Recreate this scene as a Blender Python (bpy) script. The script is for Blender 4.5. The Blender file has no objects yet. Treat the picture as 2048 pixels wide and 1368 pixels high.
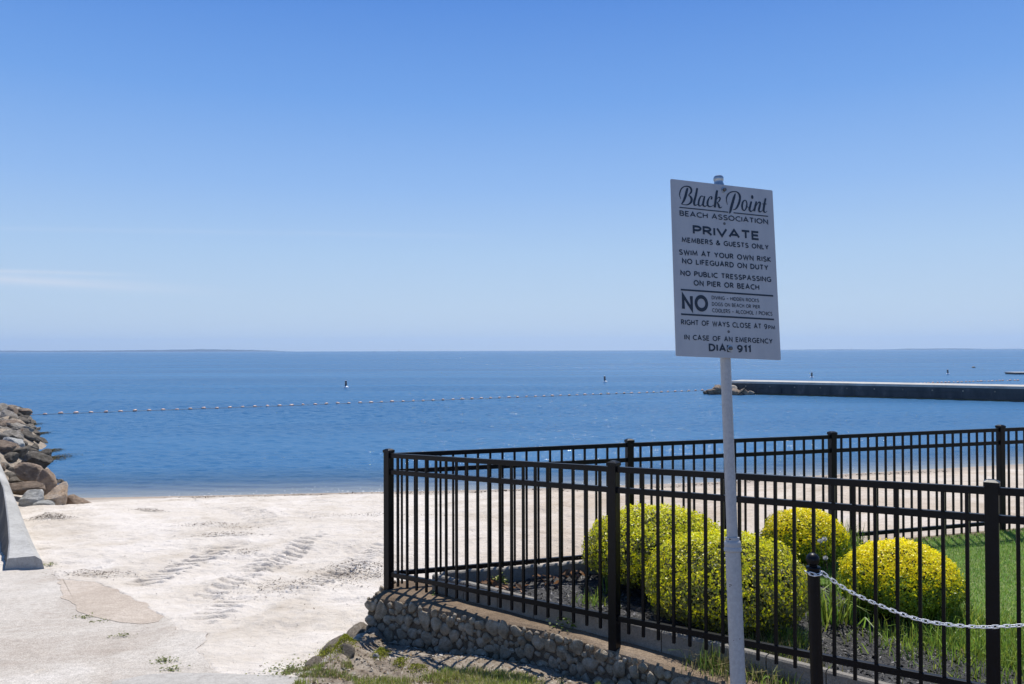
import bpy, bmesh, math, random
import numpy as np
from mathutils import Vector, Matrix, noise as mnoise
random.seed(7); RNG = np.random.default_rng(7)
S = bpy.context.scene; COL = S.collection
R = math.radians

# ------------------------------------------------------------------ camera, sky, sun, exposure
F = 1620.0; CH = 4.0
PITCH = math.atan(17/F); ROLL = R(0.17)
fw = np.array([0, math.cos(PITCH), math.sin(PITCH)]); up0 = np.array([0, -math.sin(PITCH), math.cos(PITCH)]); rt0 = np.array([1., 0, 0])
rt = rt0*math.cos(ROLL) - up0*math.sin(ROLL); up = up0*math.cos(ROLL) + rt0*math.sin(ROLL)
cam = bpy.data.cameras.new('camera'); camo = bpy.data.objects.new('camera', cam); COL.objects.link(camo)
cam.sensor_width = 36; cam.lens = 36*F/2048; cam.clip_start = .1; cam.clip_end = 60000
M = Matrix(((rt[0], up[0], -fw[0], 0), (rt[1], up[1], -fw[1], 0), (rt[2], up[2], -fw[2], CH), (0, 0, 0, 1)))
camo.matrix_world = M
S.camera = camo
S.render.resolution_x = 1024; S.render.resolution_y = 684

SUN_EL = R(62); SUN_AZ = R(15)          # azimuth east (right) of the view direction
world = bpy.data.worlds.new('World'); S.world = world; world.use_nodes = True
wn = world.node_tree.nodes; wl = world.node_tree.links; wn.clear()
sky = wn.new('ShaderNodeTexSky'); sky.sky_type = 'NISHITA'; sky.sun_disc = False
sky.sun_elevation = SUN_EL; sky.sun_rotation = SUN_AZ
sky.altitude = 0; sky.air_density = 1.0; sky.dust_density = 0.6; sky.ozone_density = 2.0
def wmath(op, a, b=None, c=None):
    n = wn.new('ShaderNodeMath'); n.operation = op
    for i, v in enumerate((a, b, c)):
        if v is None: continue
        if isinstance(v, (int, float)): n.inputs[i].default_value = v
        else: wl.new(v, n.inputs[i])
    return n.outputs[0]
tc = wn.new('ShaderNodeTexCoord'); sp = wn.new('ShaderNodeSeparateXYZ'); wl.new(tc.outputs['Generated'], sp.inputs[0])
yy = wmath('MAXIMUM', sp.outputs['Y'], .02)
uu = wmath('DIVIDE', sp.outputs['X'], yy); vv = wmath('DIVIDE', sp.outputs['Z'], yy)
cmb = wn.new('ShaderNodeCombineXYZ'); wl.new(wmath('MULTIPLY', uu, 7), cmb.inputs[0])
wl.new(wmath('MULTIPLY', wmath('MULTIPLY_ADD', uu, .063, vv), 130), cmb.inputs[1])
nz = wn.new('ShaderNodeTexNoise'); nz.inputs['Scale'].default_value = 1.0; nz.inputs['Detail'].default_value = 5; wl.new(cmb.outputs[0], nz.inputs['Vector'])
def streak(v0, slope, u0, sig, ua, ub, amt):
    d = wmath('SUBTRACT', vv, wmath('MULTIPLY_ADD', wmath('SUBTRACT', uu, u0), slope, v0))
    g = wmath('POWER', 2.718, wmath('MULTIPLY', wmath('MULTIPLY', d, d), -1/(2*sig*sig)))
    mr = wn.new('ShaderNodeMapRange'); mr.interpolation_type = 'SMOOTHSTEP'
    mr.inputs['From Min'].default_value = ua; mr.inputs['From Max'].default_value = ub
    mr.inputs['To Min'].default_value = amt; mr.inputs['To Max'].default_value = 0; wl.new(uu, mr.inputs['Value'])
    return wmath('MULTIPLY', g, mr.outputs[0])
st = wmath('ADD', streak(.0905, -.063, -.632, .0050, -.62, -.30, .5), streak(.0985, -.03, -.58, .0018, -.55, -.42, .3))
st = wmath('ADD', st, streak(.142, -.02, -.08, .0022, -.1, .02, .09))
st = wmath('MULTIPLY', st, wmath('MULTIPLY_ADD', nz.outputs[0], 1.3, .1))
mx = wn.new('ShaderNodeMix'); mx.data_type = 'RGBA'; wl.new(st, mx.inputs['Factor'])
hs = wn.new('ShaderNodeHueSaturation'); hs.inputs['Saturation'].default_value = 1.0; hs.inputs['Value'].default_value = 1.0
wl.new(sky.outputs[0], hs.inputs['Color'])
elv = wmath('ARCSINE', wmath('MAXIMUM', sp.outputs['Z'], 0))
gr = wn.new('ShaderNodeValToRGB'); wl.new(wmath('DIVIDE', elv, math.pi/2), gr.inputs[0]); ge = gr.color_ramp.elements
SKYC = [(0, (.545, .665, .80)), (.035, (.50, .65, .83)), (.075, (.415, .60, .855)), (.125, (.285, .49, .86)), (.19, (.16, .365, .81)), (.26, (.088, .26, .72)), (.5, (.05, .18, .52)), (1, (.03, .11, .36))]
while len(ge) < len(SKYC): ge.new(.5)
for i_, (p_, c_) in enumerate(SKYC): ge[i_].position = p_; ge[i_].color = (*c_, 1)
gs = wn.new('ShaderNodeVectorMath'); gs.operation = 'SCALE'; wl.new(gr.outputs[0], gs.inputs[0]); gs.inputs['Scale'].default_value = 9.2
sk = wn.new('ShaderNodeMix'); sk.data_type = 'RGBA'; sk.inputs['Factor'].default_value = .93
wl.new(hs.outputs[0], sk.inputs['A']); wl.new(gs.outputs[0], sk.inputs['B'])
wl.new(sk.outputs['Result'], mx.inputs['A']); mx.inputs['B'].default_value = (7.2, 7.3, 7.9, 1)
bg = wn.new('ShaderNodeBackground'); bg.inputs['Strength'].default_value = 0.083; wl.new(mx.outputs['Result'], bg.inputs['Color'])
wo = wn.new('ShaderNodeOutputWorld'); wl.new(bg.outputs[0], wo.inputs['Surface'])

sun = bpy.data.lights.new('sun', 'SUN'); sun.energy = 4.8; sun.angle = R(.53); sun.color = (1, .95, .88)
suno = bpy.data.objects.new('sun', sun); COL.objects.link(suno)
sdir = Vector((math.sin(SUN_AZ)*math.cos(SUN_EL), math.cos(SUN_AZ)*math.cos(SUN_EL), math.sin(SUN_EL)))
suno.rotation_euler = sdir.to_track_quat('Z', 'Y').to_euler(); suno.location = (0, 0, 30)
S.view_settings.view_transform = 'Standard'; S.view_settings.look = 'None'; S.view_settings.exposure = 0.40; S.view_settings.gamma = 1
S.cycles.max_bounces = 6; S.cycles.volume_bounces = 0; S.cycles.transparent_max_bounces = 8

# ------------------------------------------------------------------ geometry helpers
def ray(px, py):
    return fw + rt*((px-1024)/F) - up*((py-684)/F)
def at(px, py, d):
    v = ray(px, py); v = v*(d/v[1]); return Vector((v[0], v[1], v[2]+CH))
def plane_z(d):
    return 2.3-.116*d
def on_z(px, py, z):
    v = ray(px, py); k = (z-CH)/v[2]; return Vector((v[0]*k, v[1]*k, z))
def on_slope(px, py):
    v = ray(px, py); k = (2.3-CH)/(v[2]+.116*v[1]); return Vector((v[0]*k, v[1]*k, CH+v[2]*k))
def shore_d(x):
    return np.interp(x, [-40, -12, -8.7, 0, 6, 10.2, 17.7, 40, 90], [22.0, 22.2, 22.5, 23.4, 24.5, 25.9, 28.2, 36, 50])
def beach_z(x, d):
    s = shore_d(x); z1 = 2.3-.116*np.minimum(d, 11)
    t = (d-11)/np.maximum(s-11, 1)
    low = 1.024*(1-t) + .10*np.sin(np.clip(t, 0, 1)*math.pi)
    deep = -(d-s)*.07
    return np.where(d < 11, z1, np.where(d < s, low, deep))
def on_beach(px, py):
    v = ray(px, py); lo, hi = 3.0, 60.0
    for _ in range(50):
        m = (lo+hi)/2; k = m/v[1]
        if CH+v[2]*k > float(beach_z(v[0]*k, m)): lo = m
        else: hi = m
    k = lo/v[1]; return Vector((v[0]*k, lo, CH+v[2]*k))

def hash2(ix, iy, seed):
    h = (ix.astype(np.int64)*374761393 + iy.astype(np.int64)*668265263 + seed*974711) & 0xffffffff
    h = ((h ^ (h >> 13))*1274126177) & 0xffffffff
    return ((h ^ (h >> 16)) & 0xffff)/65535.0
def vnoise(x, y, seed=0):
    ix = np.floor(x); iy = np.floor(y); fx = x-ix; fy = y-iy
    fx = fx*fx*(3-2*fx); fy = fy*fy*(3-2*fy)
    a = hash2(ix, iy, seed); b = hash2(ix+1, iy, seed); c = hash2(ix, iy+1, seed); d = hash2(ix+1, iy+1, seed)
    return (a*(1-fx)+b*fx)*(1-fy) + (c*(1-fx)+d*fx)*fy
def fbm(x, y, seed=0, oct=4, gain=.5):
    s = 0; a = 1; t = 0
    for o in range(oct):
        s = s+a*vnoise(x*2**o+o*17.3, y*2**o-o*9.1, seed+o); t += a; a *= gain
    return s/t-.5

def link(name, me, m, parent=None):
    o = bpy.data.objects.new(name, me); COL.objects.link(o)
    if m is not None and not me.materials: me.materials.append(m)
    if parent is not None: o.parent = parent
    return o
def pmesh(verts, faces, smooth=False, name='mesh'):
    me = bpy.data.meshes.new(name); me.from_pydata([tuple(v) for v in verts], [], faces); me.update()
    if smooth: me.polygons.foreach_set('use_smooth', [True]*len(me.polygons))
    return me
def fast(verts, quads, col=None, smooth=False, name='mesh'):
    me = bpy.data.meshes.new(name); verts = np.asarray(verts, np.float32); quads = np.asarray(quads, np.int32)
    n, k = quads.shape
    me.vertices.add(len(verts)); me.vertices.foreach_set('co', verts.ravel())
    me.loops.add(n*k); me.loops.foreach_set('vertex_index', quads.ravel())
    me.polygons.add(n); me.polygons.foreach_set('loop_start', np.arange(n, dtype=np.int32)*k)
    me.polygons.foreach_set('use_smooth', np.full(n, smooth))
    me.update(calc_edges=True)
    if col is not None: setcol(me, col)
    return me
def setcol(me, col, name='Col'):
    col = np.asarray(col, np.float32)
    if col.shape[1] == 3: col = np.concatenate([col, np.ones((len(col), 1), np.float32)], 1)
    a = me.attributes.new(name, 'FLOAT_COLOR', 'POINT'); a.data.foreach_set('color', col.ravel())
def setval(me, v, name):
    a = me.attributes.new(name, 'FLOAT', 'POINT'); a.data.foreach_set('value', np.asarray(v, np.float32))
class MB:
    def __init__(s): s.v = []; s.f = []
    def add(s, vs, fs):
        b = len(s.v); s.v += [Vector(v) for v in vs]; s.f += [tuple(i+b for i in f) for f in fs]; return s
    def box(s, c, ax, ay, az):            # centre and three half-axis vectors
        c = Vector(c); ax = Vector(ax); ay = Vector(ay); az = Vector(az)
        vs = [c+sx*ax+sy*ay+sz*az for sz in (-1, 1) for sy in (-1, 1) for sx in (-1, 1)]
        return s.add(vs, [(0, 2, 3, 1), (4, 5, 7, 6), (0, 1, 5, 4), (2, 6, 7, 3), (0, 4, 6, 2), (1, 3, 7, 5)])
    def tube(s, pts, rads, n=16, closed=False, cap=True):
        pts = [Vector(p) for p in pts]; N = len(pts)
        if isinstance(rads, (int, float)): rads = [rads]*N
        rings = []; prev = None
        for i, p in enumerate(pts):
            a = pts[(i-1) % N] if (i > 0 or closed) else p; b = pts[(i+1) % N] if (i < N-1 or closed) else p
            t = (b-a).normalized()
            if prev is None:
                q = Vector((0, 0, 1)) if abs(t.z) < .9 else Vector((1, 0, 0)); u = t.cross(q).normalized()
            else: u = (prev - t*prev.dot(t)).normalized()
            prev = u; w = t.cross(u)
            rings.append([p + (u*math.cos(2*math.pi*k/n)+w*math.sin(2*math.pi*k/n))*rads[i] for k in range(n)])
        vs = [v for r in rings for v in r]; fs = []
        for i in range(N if closed else N-1):
            j = (i+1) % N
            for k in range(n): fs.append((i*n+k, i*n+(k+1) % n, j*n+(k+1) % n, j*n+k))
        if cap and not closed:
            fs.append(tuple(reversed(range(n)))); fs.append(tuple((N-1)*n+k for k in range(n)))
        return s.add(vs, fs)
    def build(s, name, m, parent=None, smooth=False, bevel=0, auto=None):
        off = parent_loc(parent)
        me = pmesh([v-off for v in s.v], s.f, smooth, name)
        if bevel:
            bm = bmesh.new(); bm.from_mesh(me)
            es = [e for e in bm.edges if len(e.link_faces) == 2 and e.calc_face_angle() > .6]
            bmesh.ops.bevel(bm, geom=es, offset=bevel, segments=2, affect='EDGES', profile=.7); bm.to_mesh(me); bm.free()
        if auto: me.set_sharp_from_angle(angle=auto)
        return link(name, me, m, parent)
def parent_loc(p):
    v = Vector((0, 0, 0))
    while p is not None: v = v+Vector(p.location); p = p.parent
    return v
def tag(o, label, cat, group=None, kind=None):
    if label: o['label'] = label
    if cat: o['category'] = cat
    if group: o['group'] = group
    if kind: o['kind'] = kind
    return o
def empty(name, loc, label, cat, group=None):
    o = bpy.data.objects.new(name, None); COL.objects.link(o); o.location = loc; o.empty_display_size = .1
    return tag(o, label, cat, group)
def struct(o): o['kind'] = 'structure'; return o
def stuff(o, label, cat): return tag(o, label, cat, None, 'stuff')

# ------------------------------------------------------------------ materials
def mat(name):
    m = bpy.data.materials.new(name); m.use_nodes = True
    nt = m.node_tree; b = nt.nodes['Principled BSDF']; return m, nt.nodes, nt.links, b
def N(nodes, t, **kw):
    n = nodes.new('ShaderNode'+t)
    for k, v in kw.items():
        if k in n.inputs: n.inputs[k].default_value = v
        else: setattr(n, k, v)
    return n
def ramp(nodes, links, src, stops):
    r = nodes.new('ShaderNodeValToRGB'); links.new(src, r.inputs[0]); e = r.color_ramp.elements
    while len(e) < len(stops): e.new(.5)
    for i, (p, c) in enumerate(stops):
        e[i].position = p; e[i].color = (*c, 1) if len(c) == 3 else c
    return r.outputs[0]
def pos(nodes, links, scale=(1, 1, 1), obj=False):
    mp = nodes.new('ShaderNodeMapping'); mp.inputs['Scale'].default_value = scale
    if obj: t = nodes.new('ShaderNodeTexCoord'); links.new(t.outputs['Object'], mp.inputs[0])
    else: g = nodes.new('ShaderNodeNewGeometry'); links.new(g.outputs['Position'], mp.inputs[0])
    return mp.outputs[0]
def noise(nodes, links, vec, scale, detail=5, rough=.55, dist=0):
    n = N(nodes, 'TexNoise', Scale=scale, Detail=detail, Roughness=rough, Distortion=dist); links.new(vec, n.inputs['Vector']); return n.outputs[0]
def bump(nodes, links, b, h, dist, strength=1, prev=None):
    n = N(nodes, 'Bump', Strength=strength, Distance=dist); links.new(h, n.inputs['Height'])
    if prev: links.new(prev, n.inputs['Normal'])
    links.new(n.outputs[0], b.inputs['Normal']); return n.outputs[0]
def mixc(nodes, links, fac, a, b, mode='MIX'):
    m = nodes.new('ShaderNodeMix'); m.data_type = 'RGBA'; m.blend_type = mode
    for i, v in (('Factor', fac), ('A', a), ('B', b)):
        if isinstance(v, (int, float)): m.inputs[i].default_value = v
        elif isinstance(v, tuple): m.inputs[i].default_value = (*v, 1)
        else: links.new(v, m.inputs[i])
    return m.outputs['Result']
def rocky(name, c1, c2, c3, scale=8, rough=.85, bd=.01, obj=True, fine=60):
    m, n, l, b = mat(name); v = pos(n, l, obj=obj)
    a = noise(n, l, v, scale, 7, .62, .4); c = noise(n, l, v, fine, 4, .6)
    base = ramp(n, l, a, [(.3, c1), (.5, c2), (.72, c3)])
    col = mixc(n, l, .55, base, ramp(n, l, c, [(.3, (.35, .35, .35)), (.7, (1.15, 1.13, 1.1))]), 'MULTIPLY')
    oi = n.new('ShaderNodeObjectInfo'); hs = N(n, 'HueSaturation'); l.new(col, hs.inputs['Color'])
    mr = N(n, 'MapRange'); mr.inputs['To Min'].default_value = .75; mr.inputs['To Max'].default_value = 1.3; l.new(oi.outputs['Random'], mr.inputs[0]); l.new(mr.outputs[0], hs.inputs['Value'])
    l.new(hs.outputs[0], b.inputs['Base Color']); b.inputs['Roughness'].default_value = rough
    cr = noise(n, l, pos(n, l, (1, 1, 3.2), obj), scale*2.2, 8, .7, 1.2)
    p = bump(n, l, b, cr, bd*9, .9); bump(n, l, b, c, bd*2, .8, p); return m
def plain(name, col, rough=.5, metal=0, var=.12, scale=20, bd=0, spec=.5):
    m, n, l, b = mat(name); v = pos(n, l)
    a = noise(n, l, v, scale, 5, .6)
    lo = tuple(c*(1-var) for c in col); hi = tuple(min(1, c*(1+var)) for c in col)
    l.new(ramp(n, l, a, [(.3, lo), (.7, hi)]), b.inputs['Base Color'])
    l.new(N(n, 'MapRange').outputs[0], b.inputs['Roughness']) if 0 else None
    b.inputs['Roughness'].default_value = rough; b.inputs['Metallic'].default_value = metal; b.inputs['Specular IOR Level'].default_value = spec
    if bd: bump(n, l, b, a, bd)
    return m
def leafmat(name, rough=.45, trans=.35):
    m, n, l, b = mat(name)
    at_ = N(n, 'Attribute'); at_.attribute_name = 'Col'; l.new(at_.outputs['Color'], b.inputs['Base Color'])
    b.inputs['Roughness'].default_value = rough; b.inputs['Specular IOR Level'].default_value = .35
    tr = N(n, 'BsdfTranslucent'); l.new(at_.outputs['Color'], tr.inputs['Color'])
    mxs = N(n, 'MixShader'); mxs.inputs[0].default_value = trans
    l.new(b.outputs[0], mxs.inputs[1]); l.new(tr.outputs[0], mxs.inputs[2])
    l.new(mxs.outputs[0], n['Material Output'].inputs['Surface']); return m

def sand_mat():
    m, n, l, b = mat('dry_sand'); v = pos(n, l)
    big = noise(n, l, v, .9, 5, .6, .5); mid = noise(n, l, v, 7, 5, .65); fine = noise(n, l, v, 140, 3, .7); speck = noise(n, l, v, 26, 6, .75)
    base = ramp(n, l, big, [(.28, (.46, .405, .335)), (.46, (.56, .51, .445)), (.62, (.62, .575, .52))])
    base = mixc(n, l, .5, base, ramp(n, l, mid, [(.3, (.80, .78, .76)), (.7, (1.1, 1.1, 1.1))]), 'MULTIPLY')
    base = mixc(n, l, .55, base, ramp(n, l, fine, [(.3, (.62, .60, .58)), (.65, (1.12, 1.12, 1.12))]), 'MULTIPLY')
    base = mixc(n, l, 1, base, ramp(n, l, speck, [(.275, (.45, .41, .36)), (.315, (1, 1, 1))]), 'MULTIPLY')
    ac_ = N(n, 'Attribute'); ac_.attribute_name = 'coarse'
    base = mixc(n, l, ac_.outputs['Fac'], base, mixc(n, l, 1, base, (.80, .74, .67), 'MULTIPLY'))
    at_ = N(n, 'Attribute'); at_.attribute_name = 'wet'
    wetc = ramp(n, l, noise(n, l, pos(n, l, (.6, 4, 1)), 2, 5, .7), [(.35, (.24, .20, .165)), (.65, (.38, .33, .275))])
    base = mixc(n, l, at_.outputs['Fac'], base, wetc)
    ad = N(n, 'Attribute'); ad.attribute_name = 'dirt'
    dirt = ramp(n, l, noise(n, l, v, 6, 7, .7), [(.3, (.12, .092, .066)), (.5, (.26, .215, .165)), (.7, (.39, .34, .275))])
    dirt = mixc(n, l, .6, dirt, ramp(n, l, fine, [(.3, (.5, .5, .5)), (.7, (1.2, 1.2, 1.2))]), 'MULTIPLY')
    base = mixc(n, l, ad.outputs['Fac'], base, dirt)
    l.new(base, b.inputs['Base Color']); b.inputs['Roughness'].default_value = .92; b.inputs['Specular IOR Level'].default_value = .15
    p = bump(n, l, b, mid, .065, .9); p = bump(n, l, b, speck, .006, .8, p); bump(n, l, b, fine, .006, .9, p); return m
def concrete_mat(name, c1, c2, c3, pebbles=True):
    m, n, l, b = mat(name); v = pos(n, l)
    big = noise(n, l, v, .8, 6, .6, .6); fine = noise(n, l, v, 90, 3, .75); mid = noise(n, l, pos(n, l, (1, 1, 1)), 14, 8, .78)
    base = ramp(n, l, big, [(.3, c1), (.5, c2), (.7, c3)])
    base = mixc(n, l, .6, base, ramp(n, l, mid, [(.32, (.62, .61, .59)), (.66, (1.2, 1.2, 1.2))]), 'MULTIPLY')
    base = mixc(n, l, .6 if pebbles else .3, base, ramp(n, l, fine, [(.36, (.36, .345, .33)), (.60, (1.2, 1.2, 1.19))]), 'MULTIPLY')
    l.new(base, b.inputs['Base Color']); b.inputs['Roughness'].default_value = .9; b.inputs['Specular IOR Level'].default_value = .2
    p = bump(n, l, b, mid, .012, .7); bump(n, l, b, fine, .006, .8, p); return m
def water_mat():
    m, n, l, b = mat('sea_water'); n.remove(b)
    v2 = pos(n, l, (.6, 1.0, 1)); v3 = pos(n, l, (.010, .05, 1))
    mid = noise(n, l, v2, 2.2, 4, .6, .4); patch = noise(n, l, v3, 1, 4, .6); tiny = noise(n, l, v2, 8, 3, .6); big = noise(n, l, pos(n, l, (.4, 1, 1)), .5, 4, .6, .3)
    ac = N(n, 'Attribute'); ac.attribute_name = 'opac'
    def mr(src, a0, a1, b0, b1):
        q = N(n, 'MapRange'); q.inputs['From Min'].default_value = a0; q.inputs['From Max'].default_value = a1; q.inputs['To Min'].default_value = b0; q.inputs['To Max'].default_value = b1; l.new(src, q.inputs[0]); return q.outputs[0]
    def mul(x, y):
        q = N(n, 'Math', operation='MULTIPLY')
        for i, k in enumerate((x, y)):
            if isinstance(k, (int, float)): q.inputs[i].default_value = k
            else: l.new(k, q.inputs[i])
        return q.outputs[0]
    calm = mr(ac.outputs['Fac'], .3, 1., .10, 1.); amp = mul(calm, mr(patch, .3, .7, .7, 1.25))
    sx_ = N(n, 'SeparateXYZ'); l.new(pos(n, l), sx_.inputs[0]); far = mr(sx_.outputs['Y'], 90, 200, .0, 1.)
    b1 = N(n, 'Bump', Strength=1, Distance=.10); l.new(mul(mid, amp), b1.inputs['Height'])
    b2 = N(n, 'Bump', Strength=1, Distance=.03); l.new(mul(tiny, amp), b2.inputs['Height']); l.new(b1.outputs[0], b2.inputs['Normal'])
    b3 = N(n, 'Bump', Strength=1, Distance=.6); l.new(mul(mul(big, amp), far), b3.inputs['Height']); l.new(b2.outputs[0], b3.inputs['Normal'])
    nr = b3.outputs[0]
    gl = N(n, 'BsdfGlossy'); gl.inputs['Color'].default_value = (1, 1, 1, 1); l.new(mr(sx_.outputs['Y'], 25, 220, .14, .17), gl.inputs['Roughness']); l.new(nr, gl.inputs['Normal'])
    df = N(n, 'BsdfDiffuse'); l.new(ramp(n, l, patch, [(.35, WATER_C[0]), (.65, WATER_C[1])]), df.inputs['Color'])
    tr = N(n, 'BsdfTransparent'); tr.inputs['Color'].default_value = (.86, .92, .95, 1)
    body = N(n, 'MixShader'); l.new(ac.outputs['Fac'], body.inputs[0]); l.new(tr.outputs[0], body.inputs[1]); l.new(df.outputs[0], body.inputs[2])
    fr = N(n, 'Fresnel'); fr.inputs['IOR'].default_value = 1.333; l.new(nr, fr.inputs['Normal'])
    mn = N(n, 'Math', operation='MINIMUM'); mn.inputs[1].default_value = .27; l.new(mul(fr.outputs[0], .75), mn.inputs[0])
    top = N(n, 'MixShader'); l.new(mn.outputs[0], top.inputs[0]); l.new(body.outputs[0], top.inputs[1]); l.new(gl.outputs[0], top.inputs[2])
    l.new(top.outputs[0], n['Material Output'].inputs['Surface']); return m

WATER_C = [(.025, .092, .195), (.040, .126, .245)]
MATS = {}
def mk():
    M_ = MATS
    M_['sand'] = sand_mat()
    M_['ramp'] = concrete_mat('ramp_concrete', (.37, .32, .27), (.47, .43, .38), (.555, .52, .475))
    M_['tanpatch'] = concrete_mat('tan_aggregate', (.38, .32, .26), (.45, .385, .32), (.52, .455, .39))
    M_['asphalt'] = concrete_mat('worn_grey_paving', (.36, .34, .31), (.41, .39, .36), (.46, .44, .41), False)
    M_['wallconc'] = concrete_mat('seawall_concrete', (.28, .275, .26), (.36, .355, .335), (.46, .45, .43), False)
    M_['stainshade'] = concrete_mat('stained_shaded_concrete', (.05, .045, .04), (.10, .095, .09), (.22, .19, .14), False)  # brown streak stains plus the curved face's shade, both put into a darker colour
    M_['cope'] = concrete_mat('tan_mortar', (.12, .085, .055), (.21, .155, .105), (.31, .245, .18))
    M_['mortar'] = concrete_mat('dark_mortar', (.085, .068, .048), (.145, .115, .082), (.20, .165, .125))
    M_['curb'] = concrete_mat('edging_concrete', (.19, .175, .155), (.25, .235, .21), (.31, .29, .265), False)
    M_['pier'] = concrete_mat('pier_deck', (.34, .32, .29), (.44, .42, .385), (.52, .50, .465), False)
    M_['black'] = plain('black_powder_coat', (.0035, .004, .006), .38, 0, .3, 30, .0002, .18)
    M_['water'] = water_mat()
    M_['leaf'] = leafmat('leaf', .4, .45); M_['grass'] = leafmat('grass_blade', .5, .45)
    M_['stem'] = plain('twig', (.10, .075, .05), .8)
    M_['rock_grey'] = rocky('grey_rock', (.19, .16, .125), (.34, .30, .245), (.52, .475, .41), 3)
    M_['rock_dark'] = rocky('dark_rock', (.085, .068, .05), (.16, .135, .10), (.29, .255, .21), 3)
    M_['rock_brown'] = rocky('brown_rock', (.16, .11, .075), (.29, .21, .145), (.42, .33, .25), 3)
    M_['rubble'] = rocky('earthy_rubble', (.13, .10, .07), (.27, .225, .17), (.42, .37, .30), 5)
    M_['rock_pale'] = rocky('pale_rock', (.36, .36, .335), (.50, .50, .47), (.62, .61, .58), 4)
    M_['rock_orange'] = rocky('orange_rock', (.58, .38, .22), (.74, .57, .41), (.82, .72, .60), 3)
    M_['cobble'] = rocky('cobble', (.25, .19, .12), (.45, .37, .265), (.66, .58, .46), 14, .85, .0035, False, 120)
    M_['weed'] = rocky('seaweed', (.05, .045, .02), (.10, .085, .035), (.15, .13, .06), 12, .6)
    M_['litter'] = leafmat('litter', 1.0, 0.0); M_['litter'].node_tree.nodes['Principled BSDF'].inputs['Specular IOR Level'].default_value = 0
    M_['drygrass'] = plain('dry_seaweed', (.06, .048, .038), .9, 0, .5, 30, .01)
    M_['moss'] = leafmat('moss', .7, .2)
    m, n, l, b = mat('painted_pipe'); v = pos(n, l)
    chip = noise(n, l, v, 22, 4, .65); fine = noise(n, l, v, 70, 4, .6)
    base = ramp(n, l, fine, [(.3, (.31, .31, .31)), (.7, (.40, .40, .40))])
    l.new(mixc(n, l, 1, base, ramp(n, l, chip, [(.285, (.16, .11, .08)), (.31, (1, 1, 1))]), 'MULTIPLY'), b.inputs['Base Color'])
    b.inputs['Roughness'].default_value = .45; bump(n, l, b, chip, .002); M_['pipe'] = m
    m, n, l, b = mat('painted_board'); v = pos(n, l)
    dirt_ = noise(n, l, pos(n, l, (3, 3, 1)), 4, 6, .65)
    l.new(ramp(n, l, dirt_, [(.3, (.335, .345, .365)), (.7, (.395, .40, .415))]), b.inputs['Base Color']); b.inputs['Roughness'].default_value = .35; M_['board'] = m
    M_['ink'] = plain('navy_lettering', (.010, .018, .032), .5)
    M_['steel'] = plain('weathered_bolt', (.13, .115, .105), .45, .6, .4, 200)
    M_['galv'] = plain('galvanised_cap', (.36, .37, .38), .35, .8, .3, 60)
    M_['white'] = plain('white_plastic', (.72, .72, .72), .4, 0, .06)
    M_['float'] = plain('float_plastic', (.56, .36, .27), .5, 0, .35, 3)
    M_['navydark'] = plain('dark_buoy', (.055, .05, .052), .5)
    M_['rope'] = plain('rope', (.25, .22, .2), .9)
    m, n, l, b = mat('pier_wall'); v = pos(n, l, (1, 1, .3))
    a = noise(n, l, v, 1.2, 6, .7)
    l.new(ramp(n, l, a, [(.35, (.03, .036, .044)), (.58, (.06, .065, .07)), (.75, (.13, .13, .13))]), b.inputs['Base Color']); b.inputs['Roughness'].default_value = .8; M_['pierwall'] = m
    m, n, l, b = mat('mulch'); v = pos(n, l)
    a = noise(n, l, v, 45, 6, .75); l.new(ramp(n, l, a, [(.35, (.008, .008, .009)), (.55, (.035, .034, .034)), (.75, (.13, .125, .12))]), b.inputs['Base Color'])
    b.inputs['Roughness'].default_value = .7; bump(n, l, b, a, .03); M_['mulch'] = m
    m, n, l, b = mat('soil_under_lawn'); v = pos(n, l)
    l.new(ramp(n, l, noise(n, l, v, 9, 6, .7), [(.3, (.08, .12, .03)), (.7, (.16, .20, .06))]), b.inputs['Base Color']); b.inputs['Roughness'].default_value = .95; M_['soil'] = m
    m, n, l, b = mat('far_woods'); l.new(ramp(n, l, noise(n, l, pos(n, l), .01, 6, .7), [(.3, (.03, .05, .03)), (.7, (.09, .11, .07))]), b.inputs['Base Color']); b.inputs['Roughness'].default_value = .95; M_['far'] = m
mk()

# ------------------------------------------------------------------ ground, sand, sea
GARD = [(-1.3, 7.28), (-1.175, 7.21), (-.75, 6.98), (.289, 6.36), (.70, 5.98), (1.174, 5.50), (2.0, 4.80), (2.75, 4.22), (5.2, 3.1), (8.5, 2.4), (8.5, 10.62), (5.81, 9.90), (3.527, 9.19), (1.19, 8.49), (-1.12, 7.80)]
def inside(poly, x, y):
    x = np.asarray(x); y = np.asarray(y); r = np.zeros(x.shape, bool); n = len(poly)
    for i in range(n):
        x1, y1 = poly[i]; x2, y2 = poly[(i+1) % n]
        c = ((y1 > y) != (y2 > y)); xi = (x2-x1)*(y-y1)/((y2-y1) if y2 != y1 else 1e-9)+x1
        r ^= c & (x < xi)
    return r
def segdist(x, y, a, b):
    ax, ay = a; bx, by = b; L = math.hypot(bx-ax, by-ay); ux, uy = (bx-ax)/L, (by-ay)/L
    s = (x-ax)*ux+(y-ay)*uy; t = -(x-ax)*uy+(y-ay)*ux
    return s, t, L
SW_A = np.array([-6.95, 11.15]); SW_B = np.array([-10.6, 16.9])         # sea-wall line
JET = [(-13.3, 18.0), (-17.3, 26), (-21.5, 34.5), (-32, 52)]             # jetty crest
xs = np.unique(np.concatenate([np.linspace(-80, -11.5, 40), np.arange(-11.5, -6.5, .06), np.arange(-6.5, 1.2, .025), np.arange(1.2, 8, .08), np.linspace(8, 100, 60)]))
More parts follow.
